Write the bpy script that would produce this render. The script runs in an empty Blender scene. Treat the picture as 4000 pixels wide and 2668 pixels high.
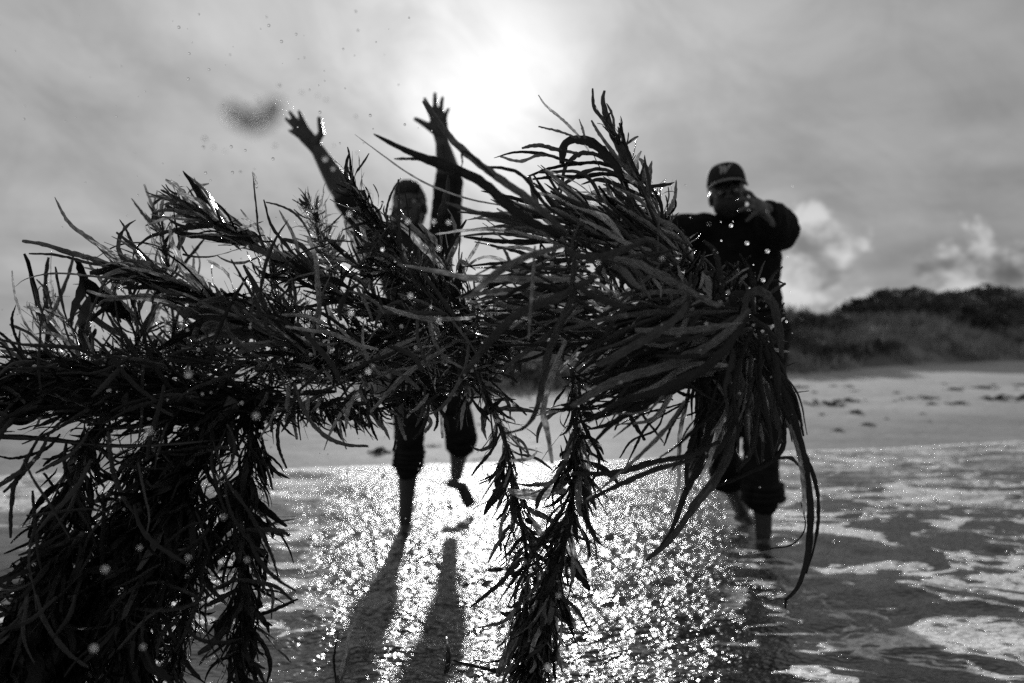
import bpy, bmesh, math, random
import numpy as np
from mathutils import Vector, Matrix, Quaternion, noise

R = math.radians
sc = bpy.context.scene
COL = sc.collection

# ------------------------------------------------------------------ camera
LENS, PXW, PXH = 28.0, 4000.0, 2668.0
FPX = PXW * LENS / 36.0
CAM_H, HORIZON = 0.89, 1360.0
PITCH = math.atan((HORIZON - PXH / 2) / FPX)
cam_d = bpy.data.cameras.new('camera')
cam = bpy.data.objects.new('camera', cam_d)
COL.objects.link(cam)
cam.location = (0, 0, CAM_H)
cam.rotation_euler = (R(90) + PITCH, 0, 0)
cam_d.lens, cam_d.sensor_width = LENS, 36.0
cam_d.clip_start, cam_d.clip_end = 0.05, 3000
cam_d.dof.use_dof = True
cam_d.dof.focus_distance = 1.40
cam_d.dof.aperture_fstop = 2.8
sc.camera = cam


def ray(px, py):
    """direction of a picture point (4000 x 2668), scaled so that its world Y is 1"""
    x, z = (px - PXW / 2) / FPX, -(py - PXH / 2) / FPX
    c, s = math.cos(PITCH), math.sin(PITCH)
    dy, dz = c - s * z, s + c * z
    return Vector((x / dy, 1.0, dz / dy))


def P(px, py, d):
    return Vector((0, 0, CAM_H)) + ray(px, py) * d


# ------------------------------------------------------------------ light
SUN_DIR = ray(1920, 375).normalized()
SUN_EL = math.asin(SUN_DIR.z)
SUN_AZ = math.atan2(SUN_DIR.x, SUN_DIR.y)
sun_d = bpy.data.lights.new('sun', 'SUN')
sun_d.energy, sun_d.angle, sun_d.color = 4.4, R(1.5), (1, 1, 1)
sun = bpy.data.objects.new('sun', sun_d)
COL.objects.link(sun)
sun.rotation_euler = (-SUN_DIR).to_track_quat('-Z', 'Y').to_euler()

world = bpy.data.worlds.new('World')
sc.world = world
world.use_nodes = True


class NT:
    """small helper for building node trees"""
    def __init__(s, tree):
        s.t = tree
        s.t.nodes.clear()

    def n(s, typ, ins=None, **kw):
        nd = s.t.nodes.new(typ)
        for k, v in kw.items():
            setattr(nd, k, v)
        for k, v in (ins or {}).items():
            s.put(nd.inputs[k], v)
        return nd

    def put(s, sock, v):
        if isinstance(v, bpy.types.NodeSocket):
            s.t.links.new(v, sock)
        elif isinstance(v, bpy.types.Node):
            s.t.links.new(v.outputs[0], sock)
        else:
            if sock.type == 'RGBA' and not hasattr(v, '__len__'):
                v = (v, v, v, 1)
            sock.default_value = v

    def m(s, op, a, b=0.0, c=0.0, clamp=False):
        nd = s.t.nodes.new('ShaderNodeMath')
        nd.operation, nd.use_clamp = op, clamp
        s.put(nd.inputs[0], a); s.put(nd.inputs[1], b); s.put(nd.inputs[2], c)
        return nd.outputs[0]

    def v(s, op, a, b=(0, 0, 0)):
        nd = s.t.nodes.new('ShaderNodeVectorMath')
        nd.operation = op
        s.put(nd.inputs[0], a); s.put(nd.inputs[1], b)
        return nd.outputs['Value'] if op in ('DOT_PRODUCT', 'LENGTH') else nd.outputs[0]

    def smooth(s, x, a, b, lo=0.0, hi=1.0):
        nd = s.t.nodes.new('ShaderNodeMapRange')
        nd.interpolation_type = 'SMOOTHSTEP'
        s.put(nd.inputs[0], x)
        for i, q in enumerate((a, b, lo, hi)):
            s.put(nd.inputs[i + 1], q)
        return nd.outputs[0]

    def noise(s, vec, scale, detail=4.0, rough=0.5, dist=0.0):
        nd = s.t.nodes.new('ShaderNodeTexNoise')
        s.put(nd.inputs['Vector'], vec)
        nd.inputs['Scale'].default_value = scale
        nd.inputs['Detail'].default_value = detail
        nd.inputs['Roughness'].default_value = rough
        nd.inputs['Distortion'].default_value = dist
        return nd.outputs['Fac'] if 'Fac' in nd.outputs else nd.outputs[0]


def build_sky():
    t = NT(world.node_tree)
    tc = t.n('ShaderNodeTexCoord')
    d = t.v('NORMALIZE', tc.outputs['Generated'])
    sky = t.n('ShaderNodeTexSky', sky_type='NISHITA', sun_disc=False, sun_elevation=SUN_EL,
              sun_rotation=SUN_AZ, altitude=0, air_density=1.0, dust_density=2.5, ozone_density=1.0)
    bw = t.n('ShaderNodeRGBToBW', {0: sky}).outputs[0]
    sep = t.n('ShaderNodeSeparateXYZ', {0: d})
    X, Y, Z = sep.outputs
    ang = t.m('MULTIPLY', t.m('ARCCOSINE', t.m('MINIMUM', t.v('DOT_PRODUCT', d, tuple(SUN_DIR)), 1.0)), 57.2958)
    # thin high cloud seen in perspective on a flat layer
    zz = t.m('ADD', t.m('MAXIMUM', Z, 0.0), 0.12)
    cx, cy = t.m('DIVIDE', X, zz), t.m('DIVIDE', Y, zz)
    pl = t.n('ShaderNodeCombineXYZ', {0: t.m('MULTIPLY', cx, 1.0), 1: t.m('ADD', t.m('MULTIPLY', cy, 0.8), t.m('MULTIPLY', cx, 0.35)), 2: 3.3}).outputs[0]
    pl2 = t.n('ShaderNodeCombineXYZ', {0: t.m('ADD', t.m('MULTIPLY', cx, 0.55), t.m('MULTIPLY', cy, 0.25)),
                                       1: t.m('MULTIPLY', cy, 0.75), 2: 7.1}).outputs[0]
    c1 = t.noise(pl, 1.3, 5, 0.5, 0.5)
    c2 = t.noise(pl2, 1.1, 3, 0.5, 0.3)
    cir = t.m('ADD', t.smooth(c1, 0.25, 0.75, 0.86, 1.10), t.smooth(c2, 0.25, 0.75, -0.10, 0.10))
    # thin veil lit by the sun behind it: aureole that falls off with the angle
    g1 = t.m('EXPONENT', t.m('MULTIPLY', t.m('POWER', t.m('DIVIDE', ang, 6.0), 2.0), -1.0))
    g2 = t.m('EXPONENT', t.m('MULTIPLY', ang, -1 / 17.0))
    au = t.m('ADD', t.m('ADD', t.m('MULTIPLY', g1, 4.4), t.m('MULTIPLY', g2, 5.0)), 2.5)
    base = t.m('ADD', t.m('MULTIPLY', t.m('MINIMUM', bw, 6.0), 0.06), au)
    az = t.m('MULTIPLY', t.m('ARCTAN2', X, Y), 57.2958)
    el = t.m('MULTIPLY', t.m('ARCSINE', Z), 57.2958)
    mot = t.n('ShaderNodeCombineXYZ', {0: t.m('MULTIPLY', az, 0.7), 1: t.m('ADD', el, t.m('MULTIPLY', az, 0.35)), 2: 9.2}).outputs[0]
    cir = t.m('ADD', cir, t.smooth(t.noise(mot, 0.13, 6, 0.62, 0.5), 0.3, 0.7, -0.15, 0.13))
    base = t.m('MULTIPLY', base, t.m('MULTIPLY', cir, t.smooth(az, -20.0, 24.0, 1.12, 0.88)))
    # two heaps of cumulus low over the dunes, with a paler bank between them
    ae = t.n('ShaderNodeCombineXYZ', {0: az, 1: t.m('MULTIPLY', el, 1.2), 2: 1.7}).outputs[0]
    q = t.noise(ae, 0.30, 6, 0.58, 0.3)
    q2 = t.noise(t.v('ADD', ae, (0.9, -0.9, 4.0)), 0.34, 5, 0.55, 0.2)
    cum = 0.0
    for (a0, e0, ra, re_) in ((20.0, 4.9, 4.2, 5.4), (31.0, 3.4, 5.0, 4.0), (25.5, 1.6, 10.0, 2.8)):
        dd_ = t.v('LENGTH', t.n('ShaderNodeCombineXYZ', {0: t.m('DIVIDE', t.m('SUBTRACT', az, a0), ra), 1: t.m('DIVIDE', t.m('SUBTRACT', el, e0), re_)}).outputs[0])
        f_ = t.m('ADD', t.m('SUBTRACT', 1.0, dd_), t.m('MULTIPLY', t.m('SUBTRACT', q, 0.5), 2.6))
        cum = t.m('MAXIMUM', cum, t.smooth(f_, 0.02, 0.45))
    cum = t.m('MULTIPLY', cum, t.smooth(q2, 0.34, 0.64, -0.9, 3.0))
    # pale and grey bands of layered cloud near the horizon
    bandv = t.n('ShaderNodeCombineXYZ', {0: t.m('MULTIPLY', az, 0.035), 1: t.m('MULTIPLY', el, 0.26), 2: 0.4}).outputs[0]
    b = t.noise(bandv, 1.0, 3, 0.5, 0.6)
    band = t.m('MULTIPLY', t.smooth(b, 0.35, 0.65, -0.40, 0.25), t.smooth(el, 2.0, 22.0, 1.0, 0.25))
    tot = t.m('ADD', t.m('ADD', base, cum), band)
    bg = t.n('ShaderNodeBackground', {'Color': t.n('ShaderNodeCombineColor', {0: tot, 1: tot, 2: tot}).outputs[0], 'Strength': 0.1})
    o = t.n('ShaderNodeOutputWorld')
    t.t.links.new(bg.outputs[0], o.inputs[0])


build_sky()
sc.view_settings.view_transform = 'Standard'
sc.view_settings.look = 'None'
sc.view_settings.exposure = 0.0
sc.view_settings.gamma = 1.0
sc.view_settings.use_curve_mapping = False
sc.cycles.max_bounces = 8
sc.cycles.transparent_max_bounces = 12
sc.cycles.sample_clamp_indirect = 4.0
sc.cycles.sample_clamp_direct = 50.0
sc.cycles.caustics_reflective = False
sc.cycles.caustics_refractive = False
sc.cycles.use_denoising = False


# ------------------------------------------------------------------ object helpers
def obj(name, mesh, mat=None, parent=None):
    if mat is not None and not mesh.materials:
        mesh.materials.append(mat)
    o = bpy.data.objects.new(name, mesh)
    COL.objects.link(o)
    if parent is not None:
        o.parent = parent
    return o


def tag(o, label=None, cat=None, group=None, kind=None):
    if label: o['label'] = label
    if cat: o['category'] = cat
    if group: o['group'] = group
    if kind: o['kind'] = kind
    return o


def empty(name, loc, label, cat, group=None):
    o = bpy.data.objects.new(name, None)
    COL.objects.link(o)
    o.location = loc
    o.empty_display_size = 0.1
    return tag(o, label, cat, group)


def mesh_from(name, verts, faces, smooth=True, crease=False):
    me = bpy.data.meshes.new(name)
    me.from_pydata([tuple(v) for v in verts], [], faces)
    if smooth:
        me.polygons.foreach_set('use_smooth', [True] * len(me.polygons))
    me.update()
    if crease:  # the two margins of every strap leaf are sharp
        e = np.empty(len(me.edges) * 2, np.int32)
        me.edges.foreach_get('vertices', e)
        e = e.reshape(-1, 2) % 4
        me.attributes.new('sharp_edge', 'BOOLEAN', 'EDGE').data.foreach_set('value', ((e[:, 0] == e[:, 1]) & (e[:, 0] % 2 == 0)))
        k = np.arange(len(me.vertices))
        for nm, ar in (('across', np.array([-1., 0., 1., 0.])[k % 4]), ('along', (k // 4) * .25)):
            me.attributes.new(nm, 'FLOAT', 'POINT').data.foreach_set('value', ar.astype(np.float32))
    return me


def grid_mesh(name, xs, ys, zf):
    X, Y = np.meshgrid(xs, ys)
    Z = zf(X, Y)
    nx, ny = len(xs), len(ys)
    co = np.stack([X, Y, Z], -1).reshape(-1, 3)
    i = np.arange(nx * ny).reshape(ny, nx)
    q = np.stack([i[:-1, :-1], i[:-1, 1:], i[1:, 1:], i[1:, :-1]], -1).reshape(-1, 4)
    me = bpy.data.meshes.new(name)
    me.vertices.add(len(co))
    me.vertices.foreach_set('co', co.ravel())
    me.loops.add(q.size)
    me.loops.foreach_set('vertex_index', q.ravel())
    me.polygons.add(len(q))
    me.polygons.foreach_set('loop_start', np.arange(0, q.size, 4))
    me.polygons.foreach_set('loop_total', np.full(len(q), 4))
    me.polygons.foreach_set('use_smooth', np.ones(len(q), bool))
    me.update(calc_edges=True)
    me.validate()
    return me, X, Y


def attr(me, name, arr):
    a = me.attributes.new(name, 'FLOAT', 'POINT')
    a.data.foreach_set('value', np.asarray(arr, dtype=np.float32).ravel())


def sstep(x, a, b):
    t = np.clip((x - a) / (b - a), 0, 1)
    return t * t * (3 - 2 * t)


rng = np.random.RandomState(7)


def wavefield(X, Y, lmin, lmax, n, seed, amp=1.0, dirspread=math.pi, dir0=0.0):
    """sum of many sine trains"""
    r = np.random.RandomState(seed)
    Z = np.zeros_like(X)
    for k in range(n):
        lam = lmin * (lmax / lmin) ** r.rand()
        a = dir0 + (r.rand() - 0.5) * 2 * dirspread
        kx, ky = math.cos(a) * 2 * math.pi / lam, math.sin(a) * 2 * math.pi / lam
        Z += lam * np.sin(kx * X + ky * Y + r.rand() * 6.283)
    return Z * amp / math.sqrt(n)


# ------------------------------------------------------------------ materials
def mat(name):
    m = bpy.data.materials.new(name)
    m.use_nodes = True
    return m, NT(m.node_tree)


def finish(t, shader, disp=None):
    o = t.n('ShaderNodeOutputMaterial')
    t.t.links.new(shader.outputs[0], o.inputs['Surface'])


def simple(name, base, rough=0.6, var=0.3, scale=20.0, bump=0.3, bscale=80.0, bdist=0.002, spec=0.4):
    m, t = mat(name)
    g = t.n('ShaderNodeTexCoord').outputs['Object']
    n1 = t.noise(g, scale, 4, 0.6)
    col = t.smooth(n1, 0.3, 0.7, base * (1 - var), base * (1 + var))
    bp = t.n('ShaderNodeBump', {'Strength': bump, 'Distance': bdist, 'Height': t.noise(g, bscale, 4, 0.6)})
    p = t.n('ShaderNodeBsdfPrincipled', {'Roughness': rough, 'Specular IOR Level': spec, 'Normal': bp.outputs[0]})
    t.put(p.inputs['Base Color'], t.n('ShaderNodeCombineColor', {0: col, 1: col, 2: col}).outputs[0])
    finish(t, p)
    return m


def grey(t, s):
    return t.n('ShaderNodeCombineColor', {0: s, 1: s, 2: s}).outputs[0]


def kelp_mat(name, lo, span):
    m, t = mat(name)
    g = t.n('ShaderNodeTexCoord').outputs['Object']
    rnd = t.n('ShaderNodeObjectInfo').outputs['Random']
    ac = t.n('ShaderNodeAttribute', attribute_name='across').outputs['Fac']
    al = t.n('ShaderNodeAttribute', attribute_name='along').outputs['Fac']
    rib = t.noise(t.n('ShaderNodeCombineXYZ', {0: t.m('MULTIPLY', ac, 2.4), 1: t.m('MULTIPLY', al, 1.6), 2: t.m('MULTIPLY', rnd, 60)}).outputs[0], 1.6, 4, 0.6)
    n1 = t.noise(g, 14, 4, 0.6)
    tone = t.m('MULTIPLY', t.smooth(n1, 0.3, 0.7, 0.7, 1.3), t.smooth(rib, 0.3, 0.7, 0.45, 1.6))
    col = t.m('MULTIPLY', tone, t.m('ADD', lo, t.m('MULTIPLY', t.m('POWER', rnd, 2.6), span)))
    h = t.m('ADD', t.m('MULTIPLY', t.noise(g, 60, 2, 0.6), 0.6), rib)
    bp = t.n('ShaderNodeBump', {'Strength': 0.6, 'Distance': 0.0022, 'Height': h})
    p = t.n('ShaderNodeBsdfPrincipled', {'Roughness': t.smooth(rib, 0.3, 0.7, 0.08, 0.28), 'Specular IOR Level': 0.5, 'Normal': bp.outputs[0], 'Base Color': grey(t, col)})
    tr = t.n('ShaderNodeBsdfTranslucent', {'Color': grey(t, t.m('MULTIPLY', col, 2.6))})
    mx = t.n('ShaderNodeMixShader', {0: 0.36, 1: p, 2: tr})
    finish(t, mx)
    return m


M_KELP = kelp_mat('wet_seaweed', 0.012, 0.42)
M_SHADED = kelp_mat('shaded_wet_seaweed', 0.008, 0.06)  # seaweed copy with the shade of the dense masses put into its colour
M_STEM = simple('wet_stem', 0.035, 0.3, bdist=0.0015)
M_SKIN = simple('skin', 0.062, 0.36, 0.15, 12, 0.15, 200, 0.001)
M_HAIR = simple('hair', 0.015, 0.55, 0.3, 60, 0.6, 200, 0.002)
M_EYE = simple('eye', 0.3, 0.15, 0.05)
M_SHIRT = simple('dark_cotton', 0.02, 0.85, 0.25, 14, 0.5, 300, 0.001, 0.2)
M_JUMPER = simple('black_wool', 0.008, 0.9, 0.3, 30, 0.7, 240, 0.002, 0.15)
M_TROUSER = simple('dark_trousers', 0.010, 0.85, 0.3, 20, 0.5, 300, 0.001, 0.2)
M_CAP = simple('cap_cloth', 0.022, 0.8, 0.15, 30, 0.4, 300, 0.001, 0.2)
M_EMBLEM = simple('embroidery', 0.34, 0.7, 0.2, 60)
M_PIPING = simple('brim_edge', 0.22, 0.7, 0.2, 60)
M_WRACK = simple('beach_wrack', 0.03, 0.7, 0.4, 8)
M_SCRUB = simple('dune_scrub', 0.085, 0.8, 0.5, 1.2, spec=.1)
M_MARRAM = simple('marram_grass', 0.3, 0.8, 0.4, 0.8, spec=.1)


def drop_mat(name, glint):
    m, t = mat(name)
    if glint:  # white scatter in the drop's colour stands for refracted sun glints
        w = t.n('ShaderNodeBsdfPrincipled', {'Base Color': (.97, .97, .97, 1), 'Roughness': 0.1, 'Subsurface Weight': 1.0,
                                             'Subsurface Radius': (1, 1, 1), 'Subsurface Scale': 0.02})
        g = t.n('ShaderNodeBsdfGlass', {'Roughness': 0.42, 'IOR': 1.33, 'Color': (1, 1, 1, 1)})
        g = t.n('ShaderNodeMixShader', {0: 0.5, 1: g, 2: w})
    else:
        g = t.n('ShaderNodeBsdfGlass', {'Roughness': 0.0, 'IOR': 1.33, 'Color': (1, 1, 1, 1)})
    finish(t, g)
    return m


M_DROP, M_GLINT = drop_mat('water_drop', 0.0), drop_mat('glint_white_drop', 0.6)


# ------------------------------------------------------------------ the ground
SH_A = np.array([-3.37, 5.38])
SH_N = np.array([-0.2395, 0.9709])


def shore(X, Y):
    """distance inland from the water's edge"""
    s = (X - SH_A[0]) * SH_N[0] + (Y - SH_A[1]) * SH_N[1]
    return s + 0.10 * np.sin(X * 0.8 + 1.0) + 0.05 * np.sin(X * 2.3)


def dune_base(X, Y):
    return np.maximum(4.7 + 0.5 * np.minimum(X, 20), 3.4)


def sand_z(X, Y):
    s = shore(X, Y)
    z = np.where(s < 0, np.maximum(0.035 * s, -0.5), 0.052 * np.minimum(s, 10) + 0.012 * np.clip(s - 10, 0, 60))
    return z + 0.012 * np.sin(X * 1.3 + Y * 0.5) * sstep(s, 0.5, 3)


def sand_at(x, y):
    return float(sand_z(np.array(x, float), np.array(y, float)))


def axis(fine0, fine1, step, far0, far1, grow=1.18):
    a = list(np.arange(fine0, fine1 + 1e-6, step))
    s = step
    while a[-1] < far1:
        s *= grow
        a.append(a[-1] + s)
    s = step
    while a[0] > far0:
        s *= grow
        a.insert(0, a[0] - s)
    return np.array(a)


me, X, Y = grid_mesh('beach', axis(-12, 22, 0.16, -900, 900), axis(3, 26, 0.16, -60, 1800), sand_z)
attr(me, 'inland', shore(X, Y))
M_SAND, t = mat('wet_sand')
inl = t.n('ShaderNodeAttribute', attribute_name='inland').outputs['Fac']
pos = t.n('ShaderNodeNewGeometry').outputs['Position']
wet = t.smooth(t.m('ADD', inl, t.m('MULTIPLY', t.noise(pos, 0.6, 3), 2.0)), 1.2, 5.2, 1.0, 0.0)
grain = t.noise(pos, 9.0, 6, 0.7)
patch = t.noise(t.v('MULTIPLY', pos, (0.5, 1.6, 1)), 0.9, 4, 0.6)
dry = t.m('MULTIPLY', t.smooth(grain, 0.25, 0.75, 0.34, 0.50), t.smooth(patch, 0.3, 0.7, 0.8, 1.12))
col = t.m('MULTIPLY', dry, t.smooth(wet, 0.0, 1.0, 1.0, 0.62))
hgt = t.m('ADD', t.m('ADD', t.m('MULTIPLY', t.noise(pos, 3.0, 5, 0.65), 0.8), t.smooth(t.n('ShaderNodeTexVoronoi', {'Vector': pos, 'Scale': 2.6}).outputs['Distance'], 0.0, 0.22, -0.5, 0.0)), t.m('MULTIPLY', t.noise(pos, 40, 3), 0.15))
bp = t.n('ShaderNodeBump', {'Strength': 0.6, 'Distance': 0.03, 'Height': hgt})
p = t.n('ShaderNodeBsdfPrincipled', {'Base Color': grey(t, col), 'Roughness': t.smooth(wet, 0, 1, 0.95, 0.8),
                                     'Specular IOR Level': 0.12, 'Normal': bp.outputs[0]})
finish(t, p)
tag(obj('beach', me, M_SAND), kind='structure')

# dunes behind the beach: one mound with an uneven crest
CREST = np.array([(-4.0, 0.05), (-0.6, 0.10), (-0.2, 0.25), (0.0, 0.45), (0.15, 0.65), (0.28, 0.85), (0.345, 1.30), (0.375, 1.28), (0.400, 0.98),
                  (0.43, 1.25), (0.48, 1.85), (0.52, 2.05), (0.58, 2.05), (0.64, 2.40), (0.85, 2.8), (1.5, 2.6), (6, 2.6)])


def dune_z(X, Y):
    s = shore(X, Y) - dune_base(X, Y)
    a = X / np.maximum(Y, 1.0)
    h = np.interp(a, CREST[:, 0], CREST[:, 1])
    up = sstep(s, -0.2, 5.0) * 0.75 + sstep(s, -0.2, 1.6) * 0.25
    down = 1 - 0.5 * sstep(s, 8, 30)
    lump = 0.30 * np.sin(X * 0.9 + 0.4 * Y) * np.sin(Y * 0.7 - 0.3 * X) + 0.10 * np.sin(X * 2.1 + 1.7) * np.sin(Y * 1.9)
    return sand_z(X, Y) - 0.12 + (up * down) * (h + lump * np.minimum(h, 1.0)) * 1.0


xs, ys = axis(-4, 26, 0.3, -80, 120), axis(8, 40, 0.3, 6, 110)
me, X, Y = grid_mesh('dunes', xs, ys, dune_z)
M_DUNE = simple('dune_sand', 0.2, 0.9, 0.45, 0.7, 0.5, 6, 0.05)
tag(obj('dunes', me, M_DUNE), kind='structure')


# ------------------------------------------------------------------ the water
def water_z(X, Y):
    s = shore(X, Y)
    dist = np.hypot(X, Y)
    near = 1 - sstep(dist, 6, 14)
    near2 = 1 - sstep(dist, 20, 60)
    # water churned by the wading men and the throw
    az = X / np.maximum(Y, 0.3)
    churn = sstep(az, -0.36, -0.16) * (1 - sstep(az, 0.20, 0.33)) * (1 - sstep(Y, 3.0, 5.5) * 0.55)
    calm = 1 - churn
    big = wavefield(X, Y, 0.5, 1.6, 14, 3, 0.010, 0.9, R(76))
    mid = wavefield(X, Y, 0.12, 0.45, 34, 4, 0.020, 1.1, R(74))
    small = wavefield(X, Y, 0.04, 0.13, 60, 5, 0.042, math.pi, 0)
    z = big * near2 * (0.6 + 0.4 * churn) + near * (mid * (0.85 + 0.15 * churn) + small * (0.07 + 0.93 * churn))
    return z * sstep(-s, -0.1, 1.2) + 0.012 * (1 - sstep(-s, 0.0, 0.5)) * (s < 0) + np.where(s > 0.0, -0.035 * 0 - 0.3 * np.clip(s, 0, 1), 0)


xs = axis(-3.4, 4.6, 0.012, -900, 900, 1.22)
ys = []
y = 1.35
while y < 7.9:
    ys.append(y)
    y += max(0.009, 0.0042 * y)
st = 0.03
while ys[-1] < 12: ys.append(ys[-1] + 0.2)
while ys[0] > -900:
    st *= 1.35
    ys.insert(0, ys[0] - st)
me, X, Y = grid_mesh('sea', xs, np.array(ys), water_z)
az = X / np.maximum(Y, 0.3)
attr(me, 'inland', shore(X, Y))
attr(me, 'churn', sstep(az, -0.36, -0.14) * (1 - sstep(az, 0.22, 0.36)))
M_WATER, t = mat('shallow_water')
inl = t.n('ShaderNodeAttribute', attribute_name='inland').outputs['Fac']
churn = t.n('ShaderNodeAttribute', attribute_name='churn').outputs['Fac']
pos = t.n('ShaderNodeNewGeometry').outputs['Position']
w1 = t.n('ShaderNodeTexNoise', {'Vector': t.v('MULTIPLY', pos, (0.8, 1.5, 1)), 'Scale': 1.2, 'Detail': 4.0, 'Roughness': 0.55})
warp = t.v('MULTIPLY', t.v('SUBTRACT', w1.outputs['Color'], (0.5, 0.5, 0.5)), (1.5, 1.5, 0))
wp = t.v('ADD', t.v('MULTIPLY', pos, (0.72, 1.35, 0)), warp)
rag = t.noise(pos, 8, 8, 0.7, 0.4)
ragc = t.m('SUBTRACT', rag, 0.5)
fine = t.m('SUBTRACT', t.noise(pos, 45, 3, 0.6), 0.5)


def ridge(scale, seed, wmin, wmax, wscale, sharp):
    """winding foam lines along the level curves of a noise, of uneven width"""
    v = t.v('ADD', wp, (seed, seed * .7, seed))
    n_ = t.noise(v, scale, 3, 0.5, 0.4)
    d_ = t.m('ABSOLUTE', t.m('SUBTRACT', n_, 0.5))
    w_ = t.smooth(t.noise(v, wscale, 2, 0.5), 0.36, 0.66, wmin, wmax)
    d_ = t.m('ADD', d_, t.m('ADD', t.m('MULTIPLY', ragc, 0.05), t.m('MULTIPLY', fine, 0.02)))
    return t.smooth(d_, w_, t.m('ADD', w_, sharp), 1.0, 0.0)


lace = ridge(1.6, 0.0, -0.02, 0.060, 1.0, 0.012)
lace2 = t.m('MULTIPLY', ridge(3.4, 4.0, -0.035, 0.050, 1.3, 0.014), 0.85)
pd = t.v('LENGTH', t.v('MULTIPLY', t.v('SUBTRACT', pos, (1.62, 2.80, 0)), (1.0, 2.2, 0)))
patch = t.smooth(pd, 0.1, 0.8, 0.09, 0.0)
blob = t.smooth(t.m('ADD', t.m('ADD', t.noise(wp, 1.5, 4, 0.5, 0.3), patch), t.m('ADD', t.m('MULTIPLY', ragc, 0.16), t.m('MULTIPLY', fine, 0.05))), 0.63, 0.645)
foam = t.m('MAXIMUM', t.m('MAXIMUM', lace, lace2), blob)
foam = t.m('MULTIPLY', foam, t.smooth(churn, 0.05, 0.9, 1.0, 0.06))
wash = t.m('MULTIPLY', t.smooth(inl, -2.3, -0.2), t.smooth(t.noise(t.v('MULTIPLY', pos, (0.8, 2.2, 1)), 3.0, 6, 0.65), 0.40, 0.62))
front = t.smooth(t.m('ADD', inl, t.m('MULTIPLY', rag, 0.12)), -0.10, -0.02)
foam = t.m('MAXIMUM', t.m('MAXIMUM', foam, t.m('MULTIPLY', wash, 0.75)), front)
hole = t.n('ShaderNodeTexVoronoi', {'Vector': t.v('ADD', pos, t.v('MULTIPLY', warp, (.1, .1, 0))), 'Scale': 13.0}, feature='F1').outputs['Distance']
bub = t.m('MULTIPLY', t.smooth(t.noise(pos, 60, 3, 0.7), 0.36, 0.5, 0.6, 1.0), t.smooth(t.m('ADD', hole, t.m('MULTIPLY', ragc, 1.4)), 0.16, 0.34, 0.15, 1.0))
foam = t.m('MULTIPLY', foam, bub)
silt = t.smooth(t.noise(wp, 1.3, 4, 0.6), 0.3, 0.7, 0.008, 0.035)
rip = t.v('MULTIPLY', pos, (1, 1.5, 1))
hh = t.m('ADD', t.m('MULTIPLY', t.noise(rip, 36, 1.5, 0.5), t.smooth(churn, 0.0, 1.0, 0.26, 1.0)), t.m('MULTIPLY', foam, 0.2))
bp = t.n('ShaderNodeBump', {'Strength': 1.0, 'Distance': 0.021, 'Height': hh})
wat = t.n('ShaderNodeBsdfPrincipled', {'Base Color': grey(t, silt), 'Roughness': t.smooth(churn, 0, 1, 0.15, 0.16), 'IOR': 1.33, 'Normal': bp.outputs[0]})
fcol = t.smooth(t.noise(pos, 30, 4, 0.65), 0.3, 0.7, 0.50, 0.80)
fm = t.n('ShaderNodeBsdfPrincipled', {'Base Color': grey(t, fcol), 'Roughness': 0.6, 'Specular IOR Level': 0.2, 'Normal': bp.outputs[0]})
finish(t, t.n('ShaderNodeMixShader', {0: foam, 1: wat, 2: fm}))
tag(obj('sea', me, M_WATER), kind='structure')

# ------------------------------------------------------------------ dune vegetation
rr = random.Random(11)


def tuft_faces(V, F, c, r, h, n, rnd, grassy):
    """n leaf-sized faces spread through a clump"""
    for k in range(n):
        a, q = rnd.random() * 6.283, math.sqrt(rnd.random())
        zc = rnd.random()
        w = math.sqrt(max(0.05, 1 - (zc * 1.0) ** 2)) if not grassy else 1.0
        p = Vector((c[0] + math.cos(a) * q * r * w, c[1] + math.sin(a) * q * r * w, c[2] + zc * h * (0.75 + 0.25 * rnd.random()) * (0.2 if grassy else 1)))
        if grassy:
            L = h * rnd.uniform(0.6, 1.2)
            lean = Vector((rnd.uniform(-.5, .5), rnd.uniform(-.5, .5), 1)).normalized()
            sd = Vector((math.cos(a), math.sin(a), 0)) * 0.02
            i = len(V)
            V += [p - sd, p + sd, p + lean * L]
            F.append((i, i + 1, i + 2))
        else:
            s = rnd.uniform(0.03, 0.07)
            u = Vector((rnd.gauss(0, 1), rnd.gauss(0, 1), rnd.gauss(0, 1))).normalized()
            v = u.cross(Vector((rnd.gauss(0, 1), rnd.gauss(0, 1), rnd.gauss(0, 1)))).normalized()
            i = len(V)
            V += [p - u * s, p + v * s * .6, p + u * s, p - v * s * .6]
            F.append((i, i + 1, i + 2, i + 3))


def dz(x, y):
    return float(dune_z(np.array(x, float), np.array(y, float)))


Vs, Fs, Vg, Fg = [], [], [], []
k = 0
while k < 1300:
    px = rr.uniform(1500, 4300)
    y = rr.uniform(10, 34)
    x = (px - 2000) / FPX * y
    s = float(shore(np.array(x), np.array(y))) - float(dune_base(np.array(x), np.array(y)))
    if s < 0.3 or s > 13: continue
    k += 1
    nn = noise.noise(Vector((x * 0.30, y * 0.22, 2.0))) + .35 * noise.noise(Vector((x * .9, y * .7, 5.0)))
    thr = 0.02 if 0.9 < s < 4.5 else -0.25
    c = (x, y, dz(x, y))
    if nn > thr and s > 0.7:
        tuft_faces(Vs, Fs, c, rr.uniform(0.35, 0.8), rr.uniform(0.2, 0.42), 110, rr, False)
    else:
        tuft_faces(Vg, Fg, c, rr.uniform(0.3, 0.6), rr.uniform(0.18, 0.36), 60, rr, True)
tag(obj('dune_scrub', mesh_from('dune_scrub', Vs, Fs, False), M_SCRUB), 'dark low scrub covering the dunes behind the beach', 'scrub', kind='stuff')
tag(obj('dune_grass', mesh_from('dune_grass', Vg, Fg, False), M_MARRAM), 'pale dune grass growing between the dark scrub', 'grass', kind='stuff')


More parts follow.
